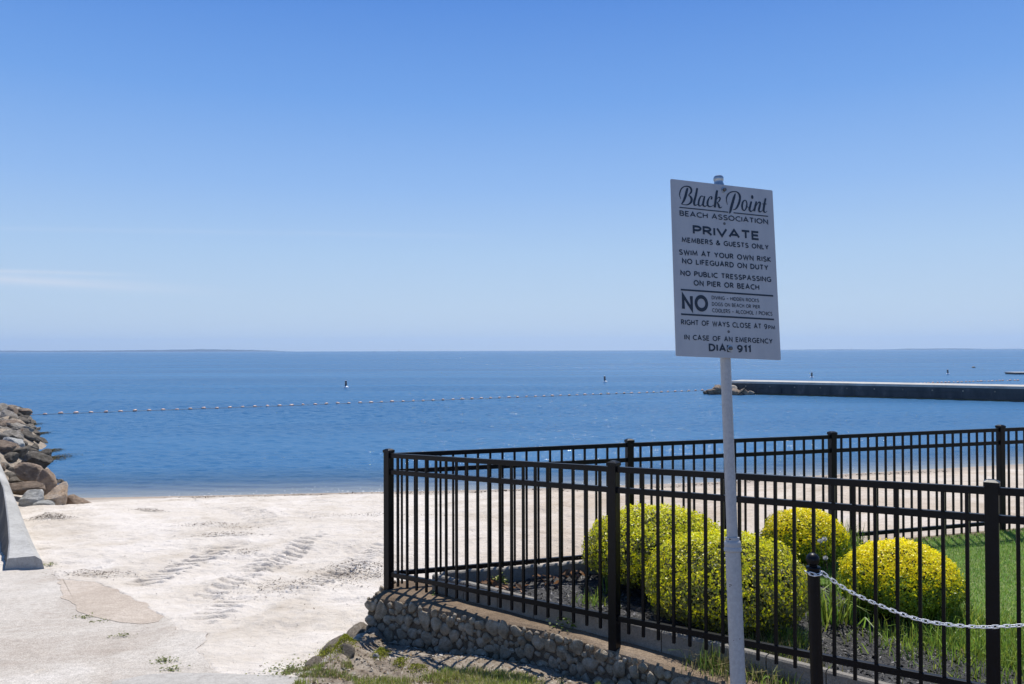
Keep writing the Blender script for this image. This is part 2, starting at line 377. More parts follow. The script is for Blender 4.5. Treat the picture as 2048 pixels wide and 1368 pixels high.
ys = np.unique(np.concatenate([np.linspace(-25, 4.4, 12), np.arange(4.4, 8, .03), np.arange(8, 14, .028), np.arange(14, 24, .06), np.linspace(24, 60, 60)]))
X, Y = np.meshgrid(xs, ys)
Z = beach_z(X, Y)
land = np.clip((shore_d(X)-Y)/2.0, 0, 1)
rel = fbm(X*.45, Y*.45, 3, 4)*.20 + fbm(X*1.3, Y*1.6, 11, 4, .5)*.10 + fbm(X*7, Y*7, 23, 3, .65)*.042 + np.maximum(fbm(X*3.0, Y*3.6, 29, 4, .6), .09)*.08
# a little ridge of drifted sand near the top of the beach
rel += .05*np.exp(-((Y-(17.5+.25*X))/1.2)**2)
Z = Z + rel*land*np.where(Y < 7.5, .5, 1.0)
tracks = [((250, 1176), (462, 1088), .36, .235, .7), ((400, 1198), (640, 1068), .34, .235, -.6), ((655, 1160), (775, 1082), .36, .2, .3), ((370, 1262), (500, 1185), .36, .24, .25),
          ((480, 1015), (560, 1050), .5, .25, .4), ((600, 1190), (700, 1130), .3, .2, -.4), ((470, 1160), (560, 1100), .34, .22, .5)]
for (a, b, w, sp_, obl) in tracks:
    A = on_beach(*a); B = on_beach(*b); s, t, L = segdist(X, Y, (A.x, A.y), (B.x, B.y))
    wob = fbm(s*1.2+3, t*.5, 7, 2)*.2
    t = t+wob*.5
    mask = np.clip(1.25-np.abs(t)/(w*.5), 0, 1)
    mask = np.minimum(1, mask*3)*np.clip((s+.1)/.5, 0, 1)*np.clip((L+.1-s)/.9, 0, 1)
    mask *= np.clip(.9+1.3*fbm(X*1.1, Y*1.1, 51, 3), .35, 1)
    lug = np.sin(2*math.pi*(s+obl*t*.8+.03*fbm(X*5, Y*5, 61, 2))/sp_)
    Z += mask*(.042*np.clip(lug*2.6+.8, -1, 1)-.016)*land
    rim = np.exp(-((np.abs(t)-w*.58)/.07)**2)*np.clip((s+.1)/.5, 0, 1)*np.clip((L-s)/.9, 0, 1)
    Z += rim*.02*land
# rubble bank carrying the jetty
jb = np.full(X.shape, 1e9)
for i in range(3):
    s, t, L = segdist(X, Y, JET[i], JET[i+1]); sc = np.clip(s, 0, L)
    jb = np.minimum(jb, np.hypot(s-sc, t))
Z = np.maximum(Z, (1.38-.028*(Y-18))-(jb/1.45)**2*1.15*np.where(X > np.interp(Y, [18.0, 52], [-13.3, -32]), 1, .3) + fbm(X*1.3, Y*1.3, 77, 4)*.25)
bank = np.clip(2.6-jb, 0, 1)
dirtm = np.clip((X+1.34+.25*fbm(X*2, Y*2, 31, 3)+.10*(Y-7)*0)*9, 0, 1)*np.clip((Y < 7.6)*1.0, 0, 1)*np.clip((7.75-Y)*3, 0, 1)
edgex = np.interp(Y, [4.4, 5.7, 6.0, 6.6, 7.2, 7.6], [-1.75, -1.6, -1.56, -1.50, -1.38, -1.3])
dirtm = np.clip((X-edgex+.22*fbm(X*3, Y*3, 31, 4))*7, 0, 1)*(Y < 7.7)
Z += np.exp(-((X-edgex-.16)/.12)**2)*(.10+.16*fbm(X*5, Y*5, 37, 4))*np.clip((Y-5.75)/.3, 0, 1)*(Y < 7.7)
wd = np.full(X.shape, 9.)
for i in range(7):
    s, t, L = segdist(X, Y, [(-1.3, 7.28), (-1.175, 7.21), (-.75, 6.98), (.289, 6.36), (.70, 5.98), (1.174, 5.50), (2.0, 4.80), (2.75, 4.22)][i], [(-1.3, 7.28), (-1.175, 7.21), (-.75, 6.98), (.289, 6.36), (.70, 5.98), (1.174, 5.50), (2.0, 4.80), (2.75, 4.22)][i+1]); wd = np.minimum(wd, np.hypot(s-np.clip(s, 0, L), t))
Z += dirtm*(.01+fbm(X*2.2, Y*2.2, 44, 4)*.10-.085*np.exp(-(wd/.38)**2))*np.clip((Y-3)/1.0, 0, 1)
g = inside(GARD, X, Y); Z = np.where(g, np.minimum(Z, 1.25), Z)
# the paving lies here: keep the sand just under it
RAMP = [(-60, 1150), (40, 1143), (92, 1139), (120, 1158), (150, 1163), (190, 1166), (240, 1187), (290, 1215), (335, 1238), (352, 1262), (420, 1268), (395, 1300), (420, 1330), (440, 1352), (570, 1356), (620, 1420), (600, 1560), (-300, 1560)]
def gpoly(pts, z_off, jit, seed, step=.05):
    P = [on_slope(*p) for p in pts]; out = []; rs = np.random.default_rng(seed)
    for i, p in enumerate(P):
        q = P[(i+1) % len(P)]; L = (q-p).length; n = max(1, int(L/step)); nr = Vector((-(q-p).y, (q-p).x, 0)).normalized()
        for k in range(n):
            w = p.lerp(q, k/n); amp = jit*(fbm(np.array([w.x*3.]), np.array([w.y*3.]), seed, 4)[0]*2.2)
            w = w+nr*amp; out.append((w.x, w.y, plane_z(w.y)+z_off))
    return out
ramp_poly = gpoly(RAMP, .012, .05, 5)
rin = inside([(p[0], p[1]) for p in ramp_poly], X, Y)
Z = np.where(rin & (Y > 4.5), np.minimum(Z, plane_z(Y)+.004+np.clip(fbm(X*2.3, Y*2.3, 91, 4), 0, 1)*.03), Z)
rp = np.array([(p[0], p[1]) for p in ramp_poly if p[1] > 5 and p[0] > -9]); near = (Y > 5) & (Y < 13.5) & (X > -9) & (X < .5) & ~rin
dx_ = np.full(X.shape, 9.); qx = X[near]; qy = Y[near]; dm = np.full(qx.shape, 9.)
for p in rp: dm = np.minimum(dm, np.hypot(qx-p[0], qy-p[1]))
dx_[near] = dm; wgt = np.exp(-(dx_/.35)**2)*(Y < 11.5)
Z = Z*(1-wgt)+(plane_z(Y)+.017+.02*fbm(X*4, Y*4, 92, 3))*wgt
Z = np.where(Y < 4.5, np.minimum(Z, plane_z(Y)-.02), Z)
Z[Y < 3.8] = np.minimum(Z[Y < 3.8], 1.75)
wet = np.clip(1-(shore_d(X)-Y-.7-.9*fbm(X*.7, Y*.7, 15, 3))/1.2, 0, 1)
coarse = np.clip((X+1.3)/2.2, 0, 1)*np.clip((Y-8.2)/.6, 0, 1)*np.clip(.8+1.2*fbm(X*.5, Y*.9, 83, 4), 0, 1)
Z += coarse*(fbm(X*4.5, Y*4.5, 84, 4, .7)*.09)*land
ny, nx = X.shape
idx = np.arange(nx*ny).reshape(ny, nx)
quads = np.stack([idx[:-1, :-1], idx[:-1, 1:], idx[1:, 1:], idx[1:, :-1]], -1).reshape(-1, 4)
me = fast(np.stack([X, Y, Z], -1).reshape(-1, 3), quads, smooth=True, name='beach_sand')
setval(me, wet.ravel(), 'wet'); setval(me, coarse.ravel(), 'coarse'); setval(me, np.clip(np.maximum(dirtm, bank*1.0), 0, 1).ravel(), 'dirt')
struct(link('beach_sand', me, MATS['sand']))
def ground_z(x, y):
    i = np.searchsorted(ys, y)-1; j = np.searchsorted(xs, x)-1
    i = int(np.clip(i, 0, ny-2)); j = int(np.clip(j, 0, nx-2))
    fx = (x-xs[j])/(xs[j+1]-xs[j]); fy = (y-ys[i])/(ys[i+1]-ys[i])
    return float((Z[i, j]*(1-fx)+Z[i, j+1]*fx)*(1-fy)+(Z[i+1, j]*(1-fx)+Z[i+1, j+1]*fx)*fy)
def snap(p, dz=0.): return Vector((p[0], p[1], ground_z(p[0], p[1])+dz))

def sheet(name, pts, thick, m):
    bm = bmesh.new(); vs = [bm.verts.new(p) for p in pts]; f = bm.faces.new(vs)
    if f.normal.z < 0: f.normal_flip()
    bmesh.ops.triangulate(bm, faces=[f])
    ex = bmesh.ops.extrude_face_region(bm, geom=list(bm.faces))
    for v in [e for e in ex['geom'] if isinstance(e, bmesh.types.BMVert)]: v.co.z -= thick
    bmesh.ops.recalc_face_normals(bm, faces=bm.faces)
    me = bpy.data.meshes.new(name); bm.to_mesh(me); bm.free(); return struct(link(name, me, m))
sheet('boat_ramp', ramp_poly, .1, MATS['ramp'])
PATCH = [(119, 1160), (150, 1164), (185, 1166), (215, 1177), (255, 1191), (290, 1212), (330, 1236), (318, 1246), (290, 1250), (245, 1248), (205, 1243), (165, 1228), (140, 1208), (120, 1188)]
sheet('tan_paving_patch', gpoly(PATCH, .016, .07, 8, .025), .02, MATS['tanpatch'])
ROAD = [(225, 1368), (300, 1353), (420, 1351), (560, 1354), (615, 1362), (660, 1400), (650, 1600), (150, 1600)]
sheet('grey_road', gpoly(ROAD, .018, .03, 9, .06), .02, MATS['asphalt'])

su = np.concatenate([-np.geomspace(8, .70, 14), np.linspace(-.68, .68, 820), np.geomspace(.70, 8, 14)])
sy = np.concatenate([np.geomspace(20.6, 150, 760), np.geomspace(155, 14000, 60)])
SU, SY = np.meshgrid(su, sy); SX = SU*SY
dep = -np.where(SY < 60, beach_z(np.clip(SX, -80, 90), np.minimum(SY, 60)), -5)
SZ = np.zeros(SX.shape); rw = np.random.default_rng(8)
wx = SX+1.2*fbm(SX*.12, SY*.12, 5, 3); wy = SY+1.5*fbm(SX*.1, SY*.16, 6, 3)
for k in range(34):
    wl_ = .34*(4.6**rw.random()); th = rw.normal(0, .55)+.15; sl = .0185; ka = math.tau/wl_
    env = .45+1.1*np.clip(.5+1.4*fbm(SX*.06/wl_**.5+k*3.3, SY*.10/wl_**.5-k*1.7, 40+k, 2), 0, 1)
    SZ += sl/ka*env*np.sin(ka*(wx*math.sin(th)+wy*math.cos(th))+rw.uniform(0, 6.28))*np.clip((wl_*420-SY)/60, 0, 1)
patchy = .65+.9*np.clip(.5+1.6*fbm(SX*.018, SY*.05, 17, 3), 0, 1)
SZ *= np.clip(dep*1.8, .04, 1)*np.clip((150-SY)/50, 0, 1)*patchy*(np.abs(SU) < .67)*1.0
SZ += np.clip(dep*6, 0, 1)*np.exp(-np.clip(dep, 0, 9)/.22)*.018*np.sin(SY*7.5+2.4*fbm(SX*.25, SY*.25, 5, 3)*6)*(SY < 60)
op = np.clip((dep+.005)/.42, 0, 1)**.75*.97+.03
ny2, nx2 = SX.shape; idx = np.arange(nx2*ny2).reshape(ny2, nx2)
quads = np.stack([idx[:-1, :-1], idx[:-1, 1:], idx[1:, 1:], idx[1:, :-1]], -1).reshape(-1, 4)
me = fast(np.stack([SX, SY, SZ], -1).reshape(-1, 3), quads, smooth=True, name='sea'); setval(me, op.ravel(), 'opac')
struct(link('sea', me, MATS['water']))
# thin broken lines of foam along the water's edge
m, n, l, b = mat('foam'); b.inputs['Base Color'].default_value = (.8, .8, .8, 1); b.inputs['Roughness'].default_value = .7; MATS['foam'] = m
fv = []; ff = []
rs = np.random.default_rng(3)
for k in range(260):
    x = rs.uniform(-9.5, 12); row = rs.choice([0, 0, 0, 1, 2]); y = shore_d(x)+[.02, .45, .95][row]+.12*math.sin(x*.9)+.10*math.sin(x*2.3)+rs.normal(0, .035)
    w = rs.uniform(.006, .045)*(1 if row == 0 else .6); h = rs.uniform(.003, .008)
    z = max(float(beach_z(np.array(x), np.array(y))), 0)+.012
    b0 = len(fv); K = 6
    for q in range(K): fv.append((x+w*math.cos(q*math.tau/K)*rs.uniform(.6, 1), y+h*2*math.sin(q*math.tau/K), z))
    fv.append((x, y, z+h)); ff += [(b0+q, b0+(q+1) % K, b0+K) for q in range(K)]
stuff(link('foam', pmesh(fv, ff), MATS['foam']), 'thin white foam breaking along the edge of the sea', 'foam')

# ------------------------------------------------------------------ far shore and haze
def far_land(name, px0, px1, d, prof, label, seed):
    n = 160; vs = []; fs = []
    for i in range(n+1):
        px = px0+(px1-px0)*i/n; p = at(px, 703-6*px/2048, d)
        hpx = np.interp(px, [q[0] for q in prof], [q[1] for q in prof])
        hh = max(.3, hpx*(.82+.5*(fbm(np.array([px*.11]), np.array([seed*1.]), seed, 5)[0]+.25)))*d/F
        vs += [(p.x, d, -1), (p.x, d, hh*.8), (p.x, d+300, hh), (p.x, d+900, hh*.5), (p.x, d+900, -1)]
    for i in range(n):
        for k in range(4): a = i*5+k; fs.append((a, a+5, a+6, a+1))
    o = link(name, pmesh(vs, fs, True, name), MATS['far']); o['kind'] = 'structure'; return o
far_land('wooded_hills', -160, 556, 13200, [(-160, 4), (0, 3.8), (60, 3.2), (140, 3.4), (230, 3.3), (290, 4.3), (330, 4.6), (380, 5.4), (430, 4.8), (480, 3.8), (520, 2.8), (556, .5)], '', 4)
far_land('low_islands', 1560, 2060, 12500, [(1560, .3), (1640, .9), (1690, 1.0), (1790, .5), (1840, 2.1), (1870, 1.6), (1890, 2.3), (1950, 2.0), (1970, .9), (2060, 1.2)], '', 9)

# ------------------------------------------------------------------ rocks
def rock_mesh(seed, kind='angular', sub=3, n_pl=13, soft=14, rough=.05):
    rs = np.random.default_rng(seed)
    bm = bmesh.new(); bmesh.ops.create_icosphere(bm, subdivisions=sub, radius=1)
    D = np.array([v.co[:] for v in bm.verts]); D /= np.linalg.norm(D, axis=1)[:, None]
    nrm = rs.normal(size=(n_pl, 3))*np.array((1, 1, 1.15)); nrm /= np.linalg.norm(nrm, axis=1)[:, None]
    dist = rs.uniform(.62, 1.0, n_pl); dt = D@nrm.T
    r = np.where(dt > .05, dist/np.maximum(dt, .05), 6.)
    r = np.concatenate([r, np.full((len(D), 1), 1.15)], 1)
    r = (np.sum(r**-soft, 1))**(-1/soft)
    for i, v in enumerate(bm.verts):
        p = Vector(D[i]); k = mnoise.fractal(p*1.7+Vector((seed*3.1, 0, 0)), 1., 2., 5)*rough + mnoise.fractal(p*5+Vector((0, seed*1.7, 0)), 1., 2., 3)*rough*.35
        v.co = p*(r[i]*(1+k))
    me = bpy.data.meshes.new('rock'); bm.to_mesh(me); bm.free()
    me.polygons.foreach_set('use_smooth', [True]*len(me.polygons)); me.set_sharp_from_angle(angle=R(24)); return me
ANG = [rock_mesh(s, sub=5 if s in (0, 1, 3, 5) else 4, n_pl=9, soft=70, rough=.07) for s in range(8)]; RND = [rock_mesh(50+s, sub=4, n_pl=12, soft=34, rough=.10) for s in range(6)]
mcache = {}
def place_rock(name, me, m, loc, scale, rot, label, group=None, cat='rock'):
    key = (me.name, m.name)
    if key not in mcache:
        c = me.copy(); c.materials.clear(); c.materials.append(m); mcache[key] = c
    o = bpy.data.objects.new(name, mcache[key]); COL.objects.link(o); o.location = loc; o.scale = scale; o.rotation_euler = rot
    return tag(o, label, cat, group)
# the boulders at the foot of the jetty, one by one
def boulder(px, py, d, w, h, dep_, me, m, rot, label, name='boulder'):
    c = at(px, py, d); k = .98; return place_rock(name, me, m, c, (w*k/2, dep_*k/2, h*k/2), rot, label)
def hull_mesh(P, seed, rough=.012):
    bm = bmesh.new()
    for p in P: bm.verts.new(p)
    bmesh.ops.convex_hull(bm, input=list(bm.verts)); bmesh.ops.dissolve_limit(bm, angle_limit=.02, verts=list(bm.verts), edges=list(bm.edges))
    bmesh.ops.bevel(bm, geom=list(bm.edges), offset=.018, segments=2, affect='EDGES', profile=.6); bmesh.ops.triangulate(bm, faces=list(bm.faces))
    for _ in range(4):
        le = [e for e in bm.edges if e.calc_length() > .035]
        if le: bmesh.ops.subdivide_edges(bm, edges=le, cuts=1, use_grid_fill=False); bmesh.ops.triangulate(bm, faces=[f for f in bm.faces if len(f.verts) > 3])
    bm.normal_update(); N0 = [v.normal.copy() for v in bm.verts]
    for v, n_ in zip(bm.verts, N0): v.co += n_*(mnoise.fractal(v.co*5+Vector((seed, 0, 0)), 1., 2., 5)*rough*1.6+mnoise.fractal(v.co*22+Vector((0, seed, 0)), 1., 2., 3)*rough*.45)
    me = bpy.data.meshes.new('rock'); bm.to_mesh(me); bm.free(); me.polygons.foreach_set('use_smooth', [True]*len(me.polygons)); me.set_sharp_from_angle(angle=R(35)); return me
def hull(px, py, d, P, m, seed, label):
    c = at(px, py, d); me = hull_mesh(P, seed); me.materials.append(m); o = bpy.data.objects.new('boulder', me); COL.objects.link(o); o.location = c; return tag(o, label, 'rock')
hull(65, 997, 19.2, [(-.24, -.16, -.24), (.17, -.2, -.26), (.25, .05, -.24), (-.2, .2, -.2), (-.25, -.14, .0), (.2, -.17, -.01), (.25, .03, .02), (-.15, .03, .20), (.16, .05, .21), (.1, .25, .16), (-.12, .25, .15), (-.02, -.19, .03)], MATS['rock_pale'], 1, 'squat pale grey boulder beside the seawall, left of the orange boulder')
hull(109, 990, 19.5, [(-.28, -.16, -.27), (.16, -.24, -.30), (.27, .05, -.28), (-.2, .25, -.25), (-.29, -.14, -.10), (.15, -.21, -.05), (.27, .02, .02), (.06, .26, .30), (.15, .24, .29), (.22, .2, .20), (-.16, .2, .10), (.1, .4, .15)], MATS['rock_orange'], 2, 'pointed orange-tan boulder standing on the sand at the foot of the jetty')
hull(160, 1005, 19.9, [(-.36, -.12, -.14), (-.38, .1, -.1), (-.30, -.05, .17), (-.22, .08, .20), (-.05, -.14, -.02), (.0, .0, .09), (.1, -.16, -.15), (.55, -.1, -.17), (.6, .05, -.15), (.2, .2, -.1), (-.3, .25, -.1), (.3, -.02, -.03)], MATS['rock_brown'], 3, 'low brown slab rock sloping down onto the sand, right of the orange boulder')
hull(90, 962, 20.6, [(-.30, -.1, -.30), (.12, -.2, -.36), (.30, .0, -.32), (-.25, .1, .10), (-.05, -.05, .30), (.08, .0, .32), (.16, -.12, .20), (.28, .05, -.1), (-.2, .3, .0), (.1, .3, .1), (-.1, -.2, -.05)], MATS['rock_brown'], 4, 'tall brown split boulder behind the pale grey and orange boulders')
boulder(52, 975, 19.8, .75, .34, .6, ANG[2], MATS['rock_brown'], (0, .1, .3), 'flat rusty brown rock just behind the pale grey boulder')
boulder(87, 1009, 19.1, .42, .18, .4, ANG[4], MATS['rock_pale'], (.1, .1, .1), 'small pale rock half buried between the grey and orange boulders')
boulder(72, 925, 24.5, 1.0, .62, .8, RND[0], MATS['rock_dark'], (.1, .15, .4), 'large black-shadowed round boulder near the middle of the jetty')
boulder(62, 945, 22.3, .8, .5, .9, ANG[6], MATS['rock_brown'], (.2, .4, .9), 'brown slab leaning against the bank above the split boulder')
boulder(24, 885, 28.0, .72, .46, .6, RND[2], MATS['rock_pale'], (0, .2, .4), 'rounded whitish boulder on the left side of the jetty')
boulder(45, 825, 45.0, .9, .5, .7, RND[1], MATS['rock_brown'], (0, .1, .2), 'tan boulder at the outer top end of the jetty')
boulder(43, 858, 36.0, .9, .55, .8, RND[3], MATS['rock_grey'], (0, .1, 1.0), 'light grey dome-shaped boulder halfway out on the jetty')
grp = {'rock_grey': ('weathered grey rock piled in the jetty on the left', 'grey rocks of the jetty'), 'rock_dark': ('dark wet rock at the water side of the left jetty', 'dark wet rocks of the jetty'), 'rock_brown': ('brown rock wedged among the grey rocks of the left jetty', 'brown rocks of the jetty')}
rs = np.random.default_rng(12); jp = np.array(JET); seg = np.linalg.norm(np.diff(jp, axis=0), axis=1); cum = np.concatenate([[0], np.cumsum(seg)])
placed = []
for k in range(5000):
    s = cum[-1]*rs.uniform(.03, 1)**1.0; x0 = np.interp(s, cum, jp[:, 0]); y0 = np.interp(s, cum, jp[:, 1])
    off = rs.uniform(-1.8, 1)
    mo = float(np.interp(y0, [22, 27, 34, 50], [2.2, 1.7, 1.0, .2])); off = off if off < 0 else off*mo
    x = x0+off*.86; y = y0+off*.5
    if y < 19.6 or (y < 23 and rs.random() < .5): continue
    r_ = (.11+.24*rs.random()**1.7)*(1+.012*(y-20))
    if any((x-a)**2+(y-b)**2 < (r_*.48+c*.48)**2 for a, b, c in placed): continue
    z = max(ground_z(x, y), -.12)
    placed.append((x, y, r_))
    key = 'rock_dark' if off > mo*.6 or rs.random() < .2 else ('rock_brown' if rs.random() < .22 else 'rock_grey')
    me = (ANG+RND)[rs.integers(0, 14)]
    place_rock('jetty_rock', me, MATS[key], (x, y, z+r_*.18), (r_*rs.uniform(1.1, 1.5), r_*rs.uniform(.8, 1.1), r_*rs.uniform(.5, .8)), (rs.normal(0, .35), rs.normal(0, .35), rs.uniform(0, 6.28)), grp[key][0], grp[key][1])
    if len(placed) > 222: break
ne = 0
for k in range(4000):
    s = cum[-1]*rs.uniform(.05, 1); x0 = np.interp(s, cum, jp[:, 0]); y0 = np.interp(s, cum, jp[:, 1]); mo = float(np.interp(y0, [22, 27, 34, 50], [2.2, 1.7, 1.0, .2]))
    off = mo*rs.uniform(.35, 1)+rs.uniform(0, .55); x = x0+off*.86; y = y0+off*.5; r_ = rs.uniform(.10, .24)*(1+.012*(y-20)); z = ground_z(x, y)
    if y < 21.5 or z < -.22 or any((x-a)**2+(y-b)**2 < (r_*.5+c*.5)**2 for a, b, c in placed): continue
    placed.append((x, y, r_)); ne += 1
    place_rock('jetty_rock', (ANG+RND)[rs.integers(0, 14)], MATS['rock_dark'], (x, y, max(z, -.05)+r_*.2), (r_*1.4, r_, r_*.75), (rs.normal(0, .35), rs.normal(0, .35), rs.uniform(0, 6.28)), 'small dark wet stone along the waterline of the jetty', 'small waterline stones of the jetty')
    if ne > 66: break
# small rubble between the big rocks, and the dried weed caught in it
def flakes(n, sampler, size, colf, seed, lift=.004, tilt=.5, asp=.35):
    rs = np.random.default_rng(seed); V = []; Q = []; C = []
    for i in range(n):
        p = sampler(rs)
        if p is None: continue
        L = size[0]+(size[1]-size[0])*rs.random()**2; a = rs.uniform(0, math.tau); w = L*asp*rs.uniform(.5, 1.3)
        u = Vector((math.cos(a), math.sin(a), rs.normal(0, tilt))).normalized(); v = Vector((-math.sin(a), math.cos(a), rs.normal(0, tilt))).normalized()
        nrm = u.cross(v); b0 = len(V); c = Vector(p)+Vector((0, 0, lift+L*.1))
        for (su, sv, sn) in ((-1, -.3, 0), (-.2, -1, .25), (1, -.2, 0), (.3, 1, .3)): V.append(c+u*L*.5*su+v*w*.5*sv+nrm*L*.2*sn)
        Q.append((b0, b0+1, b0+2, b0+3)); cc = colf(rs); C += [cc]*4
    return fast(V, Q, C)
def wrack(px, py, w, dpt, n, label, seed, hgt=.06):
    c = on_beach(px, py); rs0 = np.random.default_rng(seed)
    n = int(n*2.2)
    def smp(rs):
        x = c.x+rs.normal(0, w/2.6); y = c.y+rs.normal(0, dpt/2.6); e = math.exp(-((x-c.x)/w)**2*3-((y-c.y)/dpt)**2*3)
        return snap((x, y), rs.random()*hgt*e)
    me = flakes(n, smp, (.012, .055), lambda rs: np.array((.06, .047, .036))*rs.uniform(.4, 2.2), seed, tilt=.22, asp=.3)
    o = link('seaweed_clump', me, MATS['litter']); tag(o, label, 'seaweed', None, 'stuff'); return o
wrack(105, 1045, .5, .42, 700, 'round dark heap of dried seaweed on the sand below the grey boulder', 1, .12)
wrack(722, 1146, .75, 1.1, 650, 'broad mound of dark dried weed on the sand left of the fence corner post', 2, .16)
wrack(300, 1024, .5, .15, 200, 'thin dark streak of seaweed near the far edge of the dry sand', 3)
wrack(430, 1053, 1.0, .5, 300, 'wide scattered patch of brown seaweed in the middle of the beach', 4)
wrack(455, 1072, .8, .25, 260, 'dark curved line of weed just below the wide brown patch', 5)
wrack(485, 1106, .35, .3, 90, 'small dark weed scrap between the two long tyre tracks', 6)
wrack(195, 1150, .7, .4, 240, 'brown weed scattered along the upper edge of the paving', 7)
wrack(570, 1178, .9, .8, 260, 'loose reddish weed scatter in the middle of the sand', 8)
wrack(740, 1036, 1.6, .3, 240, 'low dark band of weed on the sand behind the fence corner', 9)
def smp_beach(rs):
    for _ in range(20):
        x = rs.uniform(-10.5, 1.4); y = 6.2+16.5*rs.random()**1.3
        if fbm(np.array([x*.6]), np.array([y*.6]), 66, 3)[0]+.28 > rs.random()*.62 and not inside(GARD, np.array([x]), np.array([y]))[0]: return snap((x, y))
stuff(link('beach_litter', flakes(3000, smp_beach, (.007, .034), lambda rs: np.array((.075, .06, .048))*rs.uniform(.4, 2), 21, .002), MATS['litter']), 'tiny dark bits of weed and shell scattered over the dry sand', 'beach litter')
def smp_dirt(rs):
    for _ in range(40):
        x = rs.uniform(-1.7, 1.4); y = rs.uniform(5.2, 7.4)
        if x > np.interp(y, [4.4, 5.7, 6.0, 6.6, 7.2, 7.6], [-1.75, -1.6, -1.56, -1.50, -1.38, -1.3])-.05 and not inside(GARD, np.array([x]), np.array([y]))[0]: return snap((x, y))
stuff(link('dirt_litter', flakes(5000, smp_dirt, (.006, .045), lambda rs: np.array([(.10, .075, .05), (.30, .26, .2), (.20, .14, .08), (.42, .38, .32)][rs.integers(0, 4)])*rs.uniform(.5, 1.4), 24, .002, .35, .45), MATS['litter']), 'small stones, twigs and dead leaf bits on the dirt below the stone wall', 'ground litter')
def smp_wrackline(rs):
    x = rs.uniform(-9, 14); y = float(shore_d(x))-.75-.4*abs(rs.normal())+.2*math.sin(x*1.3); return snap((x, y))
stuff(link('wrack_line', flakes(1500, smp_wrackline, (.02, .11), lambda rs: np.array((.09, .07, .05))*rs.uniform(.4, 1.8), 22, .002), MATS['litter']), 'dark line of washed-up weed along the wet edge of the beach', 'seaweed')
def smp_bank(rs):
    for _ in range(30):
        x = rs.uniform(-14.5, -8.6); y = rs.uniform(15.5, 27)
        if ground_z(x, y) > .8 and y > 16.8: return snap((x, y))
stuff(link('rubble', flakes(1800, smp_bank, (.03, .16), lambda rs: np.array((.23, .2, .165))*rs.uniform(.25, 1.6), 23, .01, .6, .6), MATS['litter']), 'loose stones and driftwood bits covering the bank behind the seawall', 'rubble')
# rockweed on the waterline
for (px, py, w, lab) in ((112, 918, 1.25, 'widest olive rockweed fringe at the waterline beside the big dark boulder'), (101, 903, .8, 'olive rockweed fringe just beyond the widest one'), (62, 850, .9, 'olive rockweed fringe farthest out along the jetty'), (80, 868, .9, 'rockweed fringe halfway out along the jetty')):
    c = on_z(px, py, .02); rs_ = np.random.default_rng(int(px))
    def smp(rs, c=c, w=w): return (c.x+abs(rs.normal(0, w*.30))-.45*w, c.y+rs.normal(0, w*.5), .012+.02*rs.random()**2)
    o = link('rockweed', flakes(2200, smp, (.04, .12), lambda rs: np.array((.085, .07, .028))*rs.uniform(.3, 1.7), int(px), .0, .1), MATS['litter']); tag(o, lab, 'seaweed', None, 'stuff')

# ------------------------------------------------------------------ seawall end at the left edge
def seawall():
    t = empty('seawall', (-6.9, 11.2, 1.0), 'low grey concrete seawall end sloping down to the paving at the left edge', 'seawall')
    T = [(11.15, (14, 1117), (80, 1111)), (11.9, (17.5, 1080), (66, 1084)), (13.2, (15, 1042), (49, 1046)), (14.6, (10, 1000), (36, 1010)), (15.4, (6, 974), (25, 983)), (16.6, (-6, 945), (14, 955)), (18.5, (-22, 915), (-1, 922)), (22, (-60, 880), (-40, 886))]
    rings = []
    for (d, a, b_) in T:
        pa = at(*a, d-.12); pb = at(*b_, d); gz = ground_z(pb.x+.15, pb.y)-.3
        out = (pb-pa).normalized(); h = pa.z-(ground_z(pa.x-.4, pa.y)-.3)
        rings.append([Vector((pa.x-.42, pa.y-.2, pa.z-h-.3)), pa-out*.13+Vector((0, 0, -h*.75)), pa-out*.03+Vector((0, 0, -h*.35)), pa+Vector((0, 0, -.02)), pa+out*.02, pb-out*.06, pb+out*.02+Vector((0, 0, -.06)), Vector((pb.x+.12, pb.y+.05, gz))])
    k = len(rings[0]); vs = [v for r_ in rings for v in r_]; fs = []
    for i in range(len(rings)-1):
        for j in range(k-1): fs.append((i*k+j, (i+1)*k+j, (i+1)*k+j+1, i*k+j+1))
    fs.append(tuple(range(k)))
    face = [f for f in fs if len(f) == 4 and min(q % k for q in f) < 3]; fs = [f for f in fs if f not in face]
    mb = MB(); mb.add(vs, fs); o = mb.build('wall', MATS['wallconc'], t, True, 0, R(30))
    mb = MB(); mb.add(vs, face); mb.build('curved_face', MATS['stainshade'], t, True, 0, R(30))
    mb = MB(); c = at(24, 976, 15.36)
    j0 = at(5, 975, 15.3); j1 = at(26, 984, 15.42)
    return t
seawall()

